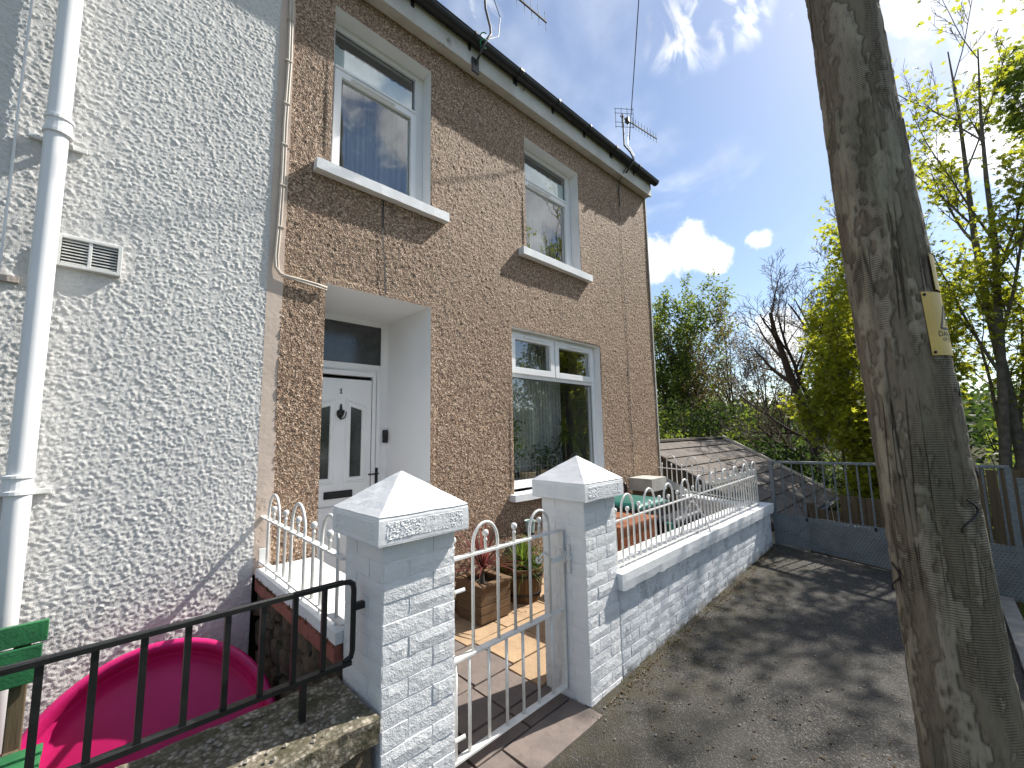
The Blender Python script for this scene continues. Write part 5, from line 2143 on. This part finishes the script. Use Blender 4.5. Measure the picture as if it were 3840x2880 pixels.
# overhead wires from the pole top
top = Vector((cx - .1, cy, POLE_TOP - .33))


def sag(a, b, drop, n=24):
    a, b = Vector(a), Vector(b)
    return [a.lerp(b, i / n) - Vector((0, 0, drop * 4 * (i / n) * (1 - i / n))) for i in range(n + 1)]


for end, lab in (((5.87, -.10, 6.30), 'thin black wire from the telegraph pole down to the aerial by the house corner'), ((-26, -4.2, 9.0), 'overhead wire running from the pole along the street past the white house'), ((24, -9.5, 9.4), 'overhead wire running from the pole away over the trees'), ((-8, -16, 8.2), 'overhead wire crossing the street from the pole')):
    w = MB().tube(sag(top, end, .12 if end[0] == 5.87 else .5), .007, 5).build('overhead_wire', M['black_plastic'])
    tag(w, lab, 'wire', 'wires from the telegraph pole')

# ------------------------------------------------------------------ television aerials
AM = M['aerial_metal']
a1 = thing('television_aerial', (2.60, -.20, 5.60), 'television aerial on a bent mast at the gutter above the door side window', 'aerial', 'television aerials on the eaves')
MB().tube([(2.585, -.128, 5.45), (2.62, -.25, 5.66), (2.70, -.25, 5.80), (2.74, -.20, 5.95), (2.72, -.15, 6.2), (2.70, -.12, 6.95)], .014, 8).build('mast', AM, a1, smooth=True)
MB().bar((2.45, -.08, 6.76), (3.72, -.19, 6.76), .018, .018).build('boom', AM, a1)
for i in range(11):
    s = i / 10
    c = Vector((2.5, -.085, 6.77)).lerp(Vector((3.70, -.188, 6.77)), s)
    MB().tube([c + Vector((.01, 0, -.13)), c + Vector((-.01, 0, .13))], .0035, 5).build('element', AM, a1)
MB().tube([(2.66, -.24, 5.72), (2.84, -.22, 5.9), (2.93, -.16, 6.25), (2.80, -.12, 6.6), (2.70, -.12, 6.8)], .0045, 5).build('lead', M['black_plastic'], a1)
MB().tube([(2.60 + .035 * math.cos(i * .9), -.24 + .03 * math.sin(i * .9), 5.60 + i * .011) for i in range(14)], .007, 5).build('tie_cord', M['green_cord'], a1)
MB().box(2.54, 2.63, -.134, -.119, 5.36, 5.52).build('bracket', M['black_metal'], a1)

a2_ = thing('television_aerial', (5.70, -.20, 5.75), 'television aerial with grid reflector at the far end of the gutter', 'aerial', 'television aerials on the eaves')
MB().tube([(5.66, -.128, 5.62), (5.68, -.26, 5.78), (5.70, -.20, 5.95), (5.70, -.10, 6.12), (5.70, -.10, 6.66)], .014, 8).build('mast', AM, a2_, smooth=True)
MB().bar((5.68, -.07, 6.64), (6.62, -.225, 6.64), .016, .016).build('boom', AM, a2_)
for i in range(9):
    s = i / 8
    c = Vector((5.98, -.12, 6.65)).lerp(Vector((6.60, -.222, 6.65)), s)
    MB().tube([c + Vector((0, 0, -.095)), c + Vector((0, 0, .095))], .0035, 5).build('element', AM, a2_)
rf = MB()
for dz in (-.16, -.08, .08, .16):
    rf.tube([(5.76 - .12, -.09 + .10, 6.64 + dz), (5.80 + .09, -.09 - .10, 6.64 + dz)], .004, 5)
for s in (-1, -.33, .33, 1):
    x_, y_ = 5.77 + .105 * s, -.09 - .10 * s
    rf.tube([(x_, y_, 6.64 - .18), (x_, y_, 6.64 + .18)], .004, 5)
rf.build('reflector', AM, a2_)
MB().box(5.83, 5.90, -.12, -.06, 6.61, 6.69).build('junction_box', M['black_plastic'], a2_, bevel=.006)
MB().tube([(5.86, -.1, 6.6), (5.80, -.12, 6.35), (5.70, -.16, 6.1), (5.69, -.27, 5.84), (5.64, -.26, 5.76)], .005, 5).build('lead', M['black_plastic'], a2_)

# ------------------------------------------------------------------ galvanised barrier at the end of the pavement
fn = thing('metal_barrier', (6.1, -2.65, .05), 'galvanised steel barrier with upright bars and perforated kick sheet', 'fence')
FX = 6.10
GM = M['galvanised']


def ftop(y):
    return 1.158 - (y + 1.66) * .011


def ptop(y):
    return .535 + (y + 1.66) * .037


def pbot(y):
    return .19 + (y + 1.66) * .115


MB().bar((FX, -1.64, ftop(-1.64)), (FX, -3.63, ftop(-3.63)), .05, .028).build('top_rail', GM, fn, bevel=.004)
for y in (-1.665, -3.615):
    MB().box(FX - .022, FX + .022, y - .022, y + .022, -.30, ftop(y) - .014).build('post', GM, fn, bevel=.003)
y = -1.78
while y > -3.58:
    MB().tube([(FX, y, ptop(y) - .05), (FX, y, ftop(y) - .012)], .0085, 6).build('bar', GM, fn)
    y -= .1045
MB().bar((FX, -1.67, ptop(-1.67) - .04), (FX, -3.6, ptop(-3.6) - .04), .02, .025).build('middle_rail', GM, fn)
mb = MB()
n = 8
for i in range(n + 1):
    y = -1.66 - i / n * 2.35
    mb.v += [(FX - .026, y, pbot(y)), (FX - .026, y, ptop(y)), (FX - .0235, y, pbot(y)), (FX - .0235, y, ptop(y))]
for i in range(n):
    q = i * 4
    mb.f += [(q, q + 1, q + 5, q + 4), (q + 3, q + 2, q + 6, q + 7), (q + 1, q + 3, q + 7, q + 5), (q + 2, q, q + 4, q + 6)]
mb.build('perforated_sheet', M['perforated_steel'], fn)
for y in (-2.0, -2.62, -3.25):
    MB().box(FX - .032, FX - .0265, y - .012, y + .012, ptop(y) - .05, ptop(y) - .01).build('clip', M['black_metal'], fn)
gt2 = thing('metal_gate', (6.1, -4.1, 0), 'galvanised steel gate panel hung beyond the barrier post', 'gate')
MB().bar((FX, -3.66, 1.06), (FX, -4.75, 1.05), .05, .04).build('top_rail', GM, gt2)
for y in (-3.68, -4.73):
    MB().box(FX - .02, FX + .02, y - .02, y + .02, .08, 1.04).build('stile', GM, gt2)
MB().bar((FX, -3.70, .12), (FX, -4.71, .12), .04, .04).build('bottom_rail', GM, gt2)
y = -3.8
while y > -4.7:
    MB().tube([(FX, y, .13), (FX, y, 1.04)], .008, 6).build('bar', GM, gt2)
    y -= .105

# ------------------------------------------------------------------ timber fence beyond
tf = thing('timber_fence', (8.0, -3.2, -1), 'weathered vertical board timber fence beyond the metal barrier', 'fence')
rf_ = random.Random(12)
y = -1.66
while y > -6.2:
    zt = .33 if y > -2.04 else (.56 if y > -2.9 else 1.02)
    zt += rf_.uniform(-.012, .012)
    bx = 8.0 + rf_.uniform(-.006, .006)
    MB().box(bx, bx + .018, y - .094, y, -2.2, zt).build('board', M['fence_timber'], tf)
    y -= .100
for z in (-.2, .35):
    MB().box(8.02, 8.06, -6.2 if z < .3 else -6.2, -1.66 if z < 0 else -2.92, z, z + .07).build('rail', M['fence_timber'], tf)
for yy in (-1.66, -2.90, -4.6, -6.2):
    MB().box(8.06, 8.15, yy - .05, yy + .04, -2.4, .4 if yy > -2 else 1.0).build('post', M['fence_timber'], tf)

# ------------------------------------------------------------------ garage below
gg = thing('garage', (8.8, .5, -2.4), 'low garage with brown tiled pitched roof beyond the front garden', 'garage')
GX0_, GX1_ = 6.75, 10.82
RYg, RZ = .5, 1.39
EYg, EZ = -1.62, .225
MB().box(GX0_ + .1, GX1_ - .08, EYg + .12, 2.5, -2.45, .16).build('wall', M['light_concrete'], gg)
mb = MB()
mb.add([(GX0_, EYg, EZ - .06), (GX1_ - .03, EYg, EZ - .06), (GX1_ - .03, RYg, RZ - .06), (GX0_, RYg, RZ - .06), (GX0_, 2.62, EZ - .06), (GX1_ - .03, 2.62, EZ - .06)], [(0, 1, 2, 3), (3, 2, 5, 4), (1, 5, 2), (0, 3, 4), (0, 4, 5, 1)])
mb.build('roof_deck', M['soil'], gg)
nrow = 9
sl = Vector((0, RYg - EYg, RZ - EZ))
Ls = sl.length
sl.normalize()
ang_s = math.atan2(RZ - EZ, RYg - EYg)
ncol = 13
tw = (GX1_ - GX0_ - .03) / ncol
tile = MB()
Lt = Ls / nrow + .06
tile.add([(0, 0, .012), (tw - .004, 0, .012), (tw - .004, Lt, .0), (0, Lt, .0), (0, 0, .038), (tw - .004, 0, .038), (tw - .004, Lt, .012), (0, Lt, .012)], [(0, 3, 2, 1), (4, 5, 6, 7), (0, 1, 5, 4), (1, 2, 6, 5), (2, 3, 7, 6), (3, 0, 4, 7)])
tme = tile.mesh('tile')
tme.materials.append(M['roof_tile'])
for side in (0, 1):
    for r in range(nrow):
        for k in range(ncol):
            sh = (tw / 2 if r % 2 else 0)
            d = r * Ls / nrow
            if side == 0:
                loc = (GX0_ + k * tw + rf_.uniform(-.002, .002), EYg + sl.y * d, EZ + sl.z * d - .045 + rf_.uniform(-.003, .003))
                link_mesh('tile', tme, None, gg, loc, (ang_s, 0, 0))
            else:
                loc = (GX0_ + (k + 1) * tw, 2.62 - sl.y * d, EZ + sl.z * d - .045)
                link_mesh('tile', tme, None, gg, loc, (ang_s, 0, math.pi))
MB().bar((GX0_, RYg, RZ + .0), (GX1_, RYg, RZ + .0), .10, .04).build('ridge', M['roof_tile'], gg, bevel=.01)
MB().bar((GX1_ - .012, EYg - .04, EZ - .005), (GX1_ - .012, RYg, RZ + .022), .03, .055).build('verge', M['verge_white'], gg)
MB().bar((GX0_, EYg - .06, EZ - .06), (GX1_, EYg - .06, EZ - .06), .09, .07).build('gutter', M['black_plastic'], gg)
# slipped slivers near the ridge
for (x_, d) in ((10.0, Ls * .80), (10.12, Ls * .79)):
    p = Vector((x_, EYg, EZ)) + sl * d
    MB().obox((p.x, p.y, p.z + .006), (.05, .10, .012), Matrix.Rotation(ang_s, 3, 'X')).build('slipped_tile', M['roof_slate_dark'], gg)

# ------------------------------------------------------------------ trees
def grow(rng, stems, levels, spread, up, seg=5, wob=.10, thin=.62, child=(4, 7), cl=(.45, .75), rmin=.004, start=.25, taper0=True):
    """returns list of (points, radii) polylines and an array of twig points for leaves"""
    lines, tips = [], []

    def branch(p, d, L, r, lev):
        n = seg if lev < levels else 3
        pts, rad = [p.copy()], [r]
        q, dd = p.copy(), d.copy()
        for i in range(n):
            dd = dd + Vector((rng.uniform(-1, 1), rng.uniform(-1, 1), rng.uniform(-1, 1))) * wob
            dd.z += up * .12
            dd.normalize()
            q = q + dd * (L / n)
            pts.append(q.copy())
            rad.append(max(rmin * .7, r * (1 - (1 - (.10 if lev == 0 and taper0 else thin * .5)) * (i + 1) / n)))
        lines.append((pts, rad, lev))
        if lev >= levels - 1:
            for i in range(1, n + 1):
                tips.append((pts[i], lev))
        if lev >= levels:
            return
        nc = rng.randint(*child)
        for c in range(nc):
            s = start + (1 - start) * (c + rng.random()) / nc
            i = min(n - 1, int(s * n))
            f = s * n - i
            bp = pts[i].lerp(pts[i + 1], f)
            base = (pts[i + 1] - pts[i]).normalized()
            ax_ = base.orthogonal().normalized()
            ax_.rotate(Matrix.Rotation(rng.uniform(0, 2 * math.pi), 3, base))
            nd = (base * math.cos(spread) + ax_ * math.sin(spread) * rng.uniform(.7, 1.25)).normalized()
            nd.z += up * .35
            nd.normalize()
            branch(bp, nd, L * rng.uniform(*cl) * (1.12 - .45 * s), max(rmin, rad[i] * rng.uniform(.45, thin)), lev + 1)
        # leader
    for (p, d, L, r) in stems:
        branch(Vector(p), Vector(d).normalized(), L, r, 0)
    return lines, tips


def wood_mesh(name, lines, mat, parent, sides=(8, 6, 5, 3, 3, 3)):
    mb = MB()
    for pts, rad, lev in lines:
        mb.tube(pts, rad, sides[min(lev, len(sides) - 1)], cap=False)
    return mb.build(name, mat, parent, smooth=True)


def tips_array(tips, rng, per, jitter, lev_min=0):
    P_ = np.array([t_[0].to_tuple() for t_ in tips if t_[1] >= lev_min])
    P_ = np.repeat(P_, per, axis=0)
    return P_ + rng.normal(size=P_.shape) * jitter


def split_wood(lines, maxlev):
    return [l for l in lines if l[2] <= maxlev], [l for l in lines if l[2] > maxlev]


# big spring maple beyond the timber fence, several stems
def maple(name, base, stems, label, seed, per, size, group='leafy trees beyond the barrier', levels=3, jit=.11, mat='leaf_maple', clip=None):
    t_ = thing(name, base, label, 'tree', group)
    r = random.Random(seed)
    rng = np.random.default_rng(seed)
    lines, tips = grow(r, stems, levels, R_(40), .45, seg=8, wob=.055, child=(8, 10), cl=(.20, .36), thin=.5, start=.16)
    tips = [q for q in tips if q[1] == levels or r.random() < .25]
    a, b = split_wood(lines, 1)
    wood_mesh('trunk', a, M['bark_grey'], t_)
    wood_mesh('branches', b, M['twig_brown'], t_)
    P_ = tips_array(tips, rng, per, jit)
    if clip:
        P_ = P_[clip(P_, rng)]
    scatter('crown', P_, rng.uniform(.6, 1.25, len(P_)) * size, 'maple', M[mat], t_, rng, .55)
    print(name, len(lines), len(P_))
    return t_


def thin_top(z0, z1):
    return lambda P_, rng: rng.random(len(P_)) > np.clip((P_[:, 2] - z0) / (z1 - z0), 0, .93)


maple('maple_tree', (9.5, -3.9, -1.2), [((9.5, -3.7, -1.2), (-.02, -.05, 1), 8.8, .085), ((9.6, -4.0, -1.2), (-.03, .03, 1), 9.3, .09), ((9.7, -4.3, -1.2), (.02, -.12, 1), 8.6, .08), ((9.4, -3.5, -1.2), (-.05, .12, 1), 6.0, .06), ((9.6, -4.4, -1.2), (.0, -.25, 1), 7.6, .075)],
      'tall multi-stemmed maple with fresh yellow-green leaves behind the timber fence', 51, 2, .125, clip=thin_top(3.2, 8.4))
maple('maple_sapling', (9.4, -2.1, -1.2), [((9.45, -2.1, -1.2), (.0, .03, 1), 5.6, .055), ((9.4, -2.35, -1.2), (.02, -.12, 1), 5.9, .05), ((9.55, -2.0, -1.2), (.06, .05, 1), 4.4, .045)],
      'smaller yellow-green maple left of the pole, above the end of the garage roof', 52, 2, .13, clip=thin_top(2.0, 5.6))
maple('maple_tree', (11.8, -6.6, -1.2), [((11.8, -6.5, -1.2), (0, .02, 1), 9.5, .10), ((12.0, -6.9, -1.2), (.05, -.12, 1), 9.0, .09), ((11.6, -6.2, -1.2), (-.08, .14, 1), 8.6, .08)],
      'maple of dull green leaves standing deeper behind the timber fence', 53, 2, .15, mat='leaf_spring')
maple('maple_tree', (12.6, -3.4, -1.6), [((12.6, -3.4, -1.6), (0, .02, 1), 7.6, .10), ((12.8, -2.9, -1.6), (.05, .12, 1), 7.0, .09)],
      'spring green maple between the bare tree and the tall maple', 54, 2, .15, mat='leaf_spring', clip=thin_top(3.6, 6.5))


# tall upright leafy tree past the garage
def broadleaf(name, base, h, label, seed, mat, size, per, spread=.55, levels=4, lean=(0, 0), r0=.2, clip=None, group='leafy trees beyond the barrier', bark='bark_dark', stems_n=6, child=(5, 8), jit=.16):
    t_ = thing(name, base, label, 'tree', group)
    r = random.Random(seed)
    rng = np.random.default_rng(seed)
    st = []
    for k in range(stems_n):
        a = 2 * math.pi * k / stems_n + r.uniform(-.3, .3)
        tl = r.uniform(.05, spread)
        st.append((base, (math.cos(a) * tl + lean[0], math.sin(a) * tl + lean[1], 1), h * r.uniform(.72, 1.0), r0 * r.uniform(.5, .9)))
    lines, tips = grow(r, st, levels - 1, R_(38), .6, seg=6, wob=.09, child=child, cl=(.30, .48), thin=.55, start=.22)
    a, b = split_wood(lines, 1)
    wood_mesh('trunk', a, M[bark], t_)
    wood_mesh('branches', b, M[bark], t_, sides=(5, 4, 3, 3, 3))
    P_ = tips_array(tips, rng, per, jit)
    if clip:
        P_ = P_[clip(P_, rng)]
    scatter('crown', P_, rng.uniform(.6, 1.3, len(P_)) * size, 'oval', M[mat], t_, rng, .4)
    print(name, len(lines), len(P_))
    return t_


broadleaf('leafy_tree', (20.2, 5.55, -2.0), 9.3, 'tall upright tree with fresh green leaves just past the house corner', 61, 'leaf_spring', .17, 2, spread=.26, r0=.20, stems_n=8)
broadleaf('budding_tree', (19.4, 2.7, -2.0), 7.6, 'slim brown budding tree between the tall leafy tree and the bare tree', 62, 'leaf_bud', .10, 1, spread=.38, r0=.13, stems_n=5, group='bare and budding trees')
broadleaf('budding_tree', (19.0, 1.4, -2.0), 6.6, 'low wide budding tree rising out of the hedge behind the garage', 63, 'leaf_bud', .10, 1, spread=.45, r0=.12, stems_n=6, group='bare and budding trees')


# bare tree: thick dark trunk, fine twigs
def bare_tree(name, base, label, seed, stems, levels=4, wob=.11):
    t_ = thing(name, base, label, 'tree', 'bare and budding trees')
    r = random.Random(seed)
    lines, tips = grow(r, stems, levels, R_(44), .25, seg=6, wob=wob, child=(4, 6), cl=(.46, .68), thin=.6, rmin=.006, start=.28, taper0=False)
    a, b = split_wood(lines, 1)
    wood_mesh('trunk', a, M['bark_dark'], t_)
    wood_mesh('crown', b, M['twig_brown'], t_, sides=(5, 4, 3, 3, 3))
    print(name, len(lines))


bare_tree('bare_tree', (13.85, -1.1, -2.2), 'leafless tree with dark thick trunk and fine twigs against the sky', 71,
          [((13.85, -1.15, -2.2), (.0, .10, 1), 3.9, .27), ((13.83, -.80, 1.3), (-.05, .16, 1), 3.6, .15), ((13.83, -.82, 1.2), (.05, .0, 1), 3.7, .13), ((13.83, -1.0, 1.0), (-.1, .85, .7), 2.6, .06), ((13.83, -.95, 1.9), (-.05, .45, 1), 3.0, .07), ((13.85, -1.0, 1.3), (.1, -.25, 1), 3.2, .09)])

# hedge and scrub behind the garage: separate bushes
rh = random.Random(15)
bushes = [(15.4, 4.0, 3.0, 1.5), (16.2, 2.9, 2.6, 1.3), (16.0, 1.8, 2.4, 1.3), (15.6, .8, 2.5, 1.2), (15.2, -.1, 2.0, 1.2), (14.6, -1.9, 1.5, 1.1), (12.9, 2.9, 1.4, 1.0), (12.3, .6, 1.0, 1.0), (12.2, -.8, .8, .9), (17.4, 5.2, 3.2, 1.6), (18.2, 3.4, 2.6, 1.5), (11.8, -1.9, .5, .7), (12.4, -4.6, 1.6, 1.2), (11.4, -5.6, 1.5, 1.1), (10.9, -2.9, .9, .8)]
blabs = ['big dark hedge bush at the house corner end of the hedge bank', 'tall hedge bush behind the garage ridge', 'hedge bush under the slim budding tree', 'hedge bush under the low wide budding tree',
         'hedge bush beside the bare tree trunk on the garage side', 'bush at the foot of the bare tree on the pole side', 'small bush pressing against the garage back slope', 'bush touching the garage verge', 'low bush below the garage verge end',
         'tallest bush round the foot of the tall leafy tree', 'second row bush between the leafy tree and the budding trees', 'small bush by the lower corner of the garage roof', 'bush under the spring green maple behind the timber fence', 'bush among the stems of the tall maple', 'low bush just over the top of the timber fence']
for i, (x, y, zt, rr_) in enumerate(bushes):
    rng = np.random.default_rng(300 + i)
    bt = thing('hedge_bush', (x, y, -2.2), blabs[i], 'bush', 'bushes of the hedge bank')
    n = 5200 if i < 5 else 4200
    d = rng.normal(size=(n, 3))
    d /= np.linalg.norm(d, axis=1)[:, None]
    rad = rng.random(n) ** .45
    cl_ = rng.normal(size=(14, 3)) * np.array([rr_ * .55, rr_ * .55, (zt + 2.2) * .22])
    pick = rng.integers(0, 14, n)
    P_ = d * rad[:, None] * np.array([rr_ * .55, rr_ * .55, (zt + 2.2) * .24]) + cl_[pick] + np.array([x, y, (zt - 2.2) / 2 + .3])
    P_ = P_[P_[:, 2] < zt + .25 * rng.random(len(P_))]
    scatter('foliage', P_, rng.uniform(.07, .17, len(P_)), 'oval', M['leaf_hedge'] if i % 3 else M['leaf_spring'], bt, rng, .2)
    mb = MB()
    for k in range(9):
        a = rh.uniform(0, 6.28)
        mb.tube([(x, y, -2.2), (x + math.cos(a) * rr_ * .4, y + math.sin(a) * rr_ * .4, (zt - 2.2) / 2), (x + math.cos(a) * rr_ * .7, y + math.sin(a) * rr_ * .7, zt * .9)], [.03, .02, .006], 4)
    mb.build('stems', M['twig_brown'], bt)

# bare brambles just behind the barrier
for i, (x, y, h) in enumerate(((6.75, -2.0, 1.5), (6.9, -1.85, 1.9), (6.7, -2.2, 1.2))):
    t_ = thing('bare_shrub', (x, y, -1.9), ('leafless whip in the middle of the three behind the metal barrier', 'tallest leafless whip behind the barrier, nearest the low wall', 'shortest leafless whip behind the barrier, farthest from the low wall')[i], 'shrub', 'bare whips behind the barrier')
    r = random.Random(80 + i)
    lines, tips = grow(r, [((x, y, -1.9), (.05, r.uniform(-.12, .12), 1), h + 1.5, .014)], 2, R_(38), .3, seg=6, wob=.08, child=(4, 6), cl=(.2, .4), rmin=.004)
    wood_mesh('twigs', lines, M['bark_grey'], t_, sides=(5, 4, 3))

# woods on the far bank, and the gardens across the street behind the camera
rng = np.random.default_rng(91)
P_ = []
for k in range(420):
    a = rng.uniform(R_(-35), R_(70))
    d = rng.uniform(32, 70)
    x, y = d * math.cos(a), d * math.sin(a) - 3
    hz = rng.uniform(2.0, 4.2)
    n = 60
    q = rng.normal(size=(n, 3)) * np.array([1.6, 1.6, 1.2]) + np.array([x, y, hz * .5 + max(0, (d - 40) * .06)])
    P_.append(q)
P_ = np.concatenate(P_)
fwood = scatter('far_wood', P_, rng.uniform(.35, .8, len(P_)), 'oval', M['leaf_hedge'], None, rng, .3)
tag(fwood, 'distant mass of woodland on the far bank', 'woodland', kind='stuff')
P_ = []
for k in range(170):
    x = rng.uniform(-14, 26)
    y = -10 - rng.uniform(0, 4)
    hz = rng.uniform(2.0, 5.5)
    q = rng.normal(size=(70, 3)) * np.array([.9, .7, hz * .25]) + np.array([x, y, hz * .5])
    P_.append(q)
P_ = np.concatenate(P_)
hw = scatter('street_hedge', P_, rng.uniform(.12, .28, len(P_)), 'oval', M['leaf_hedge'], None, rng, .3)
tag(hw, 'overgrown hedge and trees lining the other side of the street', 'hedge', kind='stuff')

# ------------------------------------------------------------------ grass verge, weeds and litter
rng = np.random.default_rng(17)


def tufts(n, xr, yr, zf, hmin, hmax, name, mat, label, cat, cond=None, w=.05):
    x = rng.uniform(*xr, n)
    y = rng.uniform(*yr, n)
    if cond is not None:
        k = cond(x, y)
        x, y = x[k], y[k]
        n = len(x)
    h = rng.uniform(hmin, hmax, n)
    az_ = rng.uniform(0, 2 * math.pi, n)
    ln = rng.uniform(.05, .7, n)
    z = np.array([zf(a, b) for a, b in zip(x, y)])
    d = np.stack([np.cos(az_) * ln, np.sin(az_) * ln, np.ones(n)], -1)
    s = np.stack([-np.sin(az_), np.cos(az_), np.zeros(n)], -1) * (w * h)[:, None]
    p = np.stack([x, y, z], -1)
    v = np.stack([p - s, p + s, p + d * h[:, None] * .6 + s * .7, p + d * h[:, None] * .6 - s * .7, p + d * h[:, None] * np.array([1.5, 1.5, .9])], 1)
    f = np.array([(0, 1, 2), (0, 2, 3), (3, 2, 4)])[None] + (np.arange(n) * 5)[:, None, None]
    me = np_mesh(name, v.reshape(-1, 3), f.reshape(-1, 3), smooth=False)
    o = link_mesh(name, me, M[mat])
    return tag(o, label, cat, kind='stuff')


tufts(9000, (3.6, 6.1), (-4.6, -3.53), lambda x, y: ground_z(x, y) - .01, .05, .17, 'verge_grass', 'grass_blade', 'rough grass on the verge beside the concrete edging', 'grass')
tufts(9000, (6.2, 9.4), (-4.6, -1.65), lambda x, y: ground_z(x, y) - .02, .10, .45, 'bank_grass', 'grass_blade', 'long grass on the bank behind the metal barrier', 'grass')
tufts(700, (2.35, 6.05), (-1.71, -1.648), lambda x, y: road_z(x, y) - .004, .006, .024, 'wall_foot_moss', 'leaf_bud', 'moss and tiny weeds along the foot of the low wall', 'moss', w=.18)
tufts(500, (.79, .80), (-1.28, -.05), lambda x, y: .672, .012, .04, 'coping_moss', 'dry_leaf', 'dry moss hanging on the edge of the side wall coping', 'moss', w=.12)


def litter(n, name, mat, smin, smax, label, xr, yr, bias):
    x = rng.uniform(*xr, n)
    y = yr[1] - (yr[1] - yr[0]) * rng.random(n) ** bias
    P_ = np.stack([x, y, np.array([road_z(a, b) for a, b in zip(x, y)]) + .006], -1)
    o = scatter(name, P_, rng.uniform(smin, smax, n), 'oval', M[mat], None, rng, 3.0)
    return tag(o, label, 'litter', kind='stuff')


litter(1500, 'leaf_litter', 'dry_leaf', .008, .026, 'small dry leaf bits gathered along the foot of the wall', (2.2, 6.05), (-3.2, -1.70), 3.2)
# pebbles
vs, fs = [], []
mb = MB()
rr2 = random.Random(2)
for k in range(420):
    x = rr2.uniform(2.0, 6.0)
    y = -1.70 - 1.5 * rr2.random() ** 3
    s = rr2.uniform(.003, .009)
    c = Vector((x, y, road_z(x, y) + s * .6))
    mb.add([c + Vector((s, 0, 0)), c + Vector((0, s, 0)), c + Vector((-s, 0, 0)), c + Vector((0, -s, 0)), c + Vector((0, 0, s * .8)), c - Vector((0, 0, s))], [(0, 1, 4), (1, 2, 4), (2, 3, 4), (3, 0, 4), (1, 0, 5), (2, 1, 5), (3, 2, 5), (0, 3, 5)])
tag(mb.build('grit', M['stone_pale']), 'loose grit and pebbles lying along the pavement edge', 'grit', kind='stuff')
# loose bits on the neighbour's coping
mb = MB()
for k in range(160):
    x, y = rr2.uniform(-.3, .80), rr2.uniform(-1.63, -1.32)
    s = rr2.uniform(.004, .012)
    c = Vector((x, y, .562 + s * .3))
    mb.add([c + Vector((s, 0, 0)), c + Vector((0, s, 0)), c + Vector((-s, 0, 0)), c + Vector((0, -s, 0)), c + Vector((0, 0, s * .7)), c - Vector((0, 0, s))], [(0, 1, 4), (1, 2, 4), (2, 3, 4), (3, 0, 4), (1, 0, 5), (2, 1, 5), (3, 2, 5), (0, 3, 5)])
tag(mb.build('coping_grit', M['stone_pale']), 'loose chips lying on the mossy concrete coping', 'grit', kind='stuff')
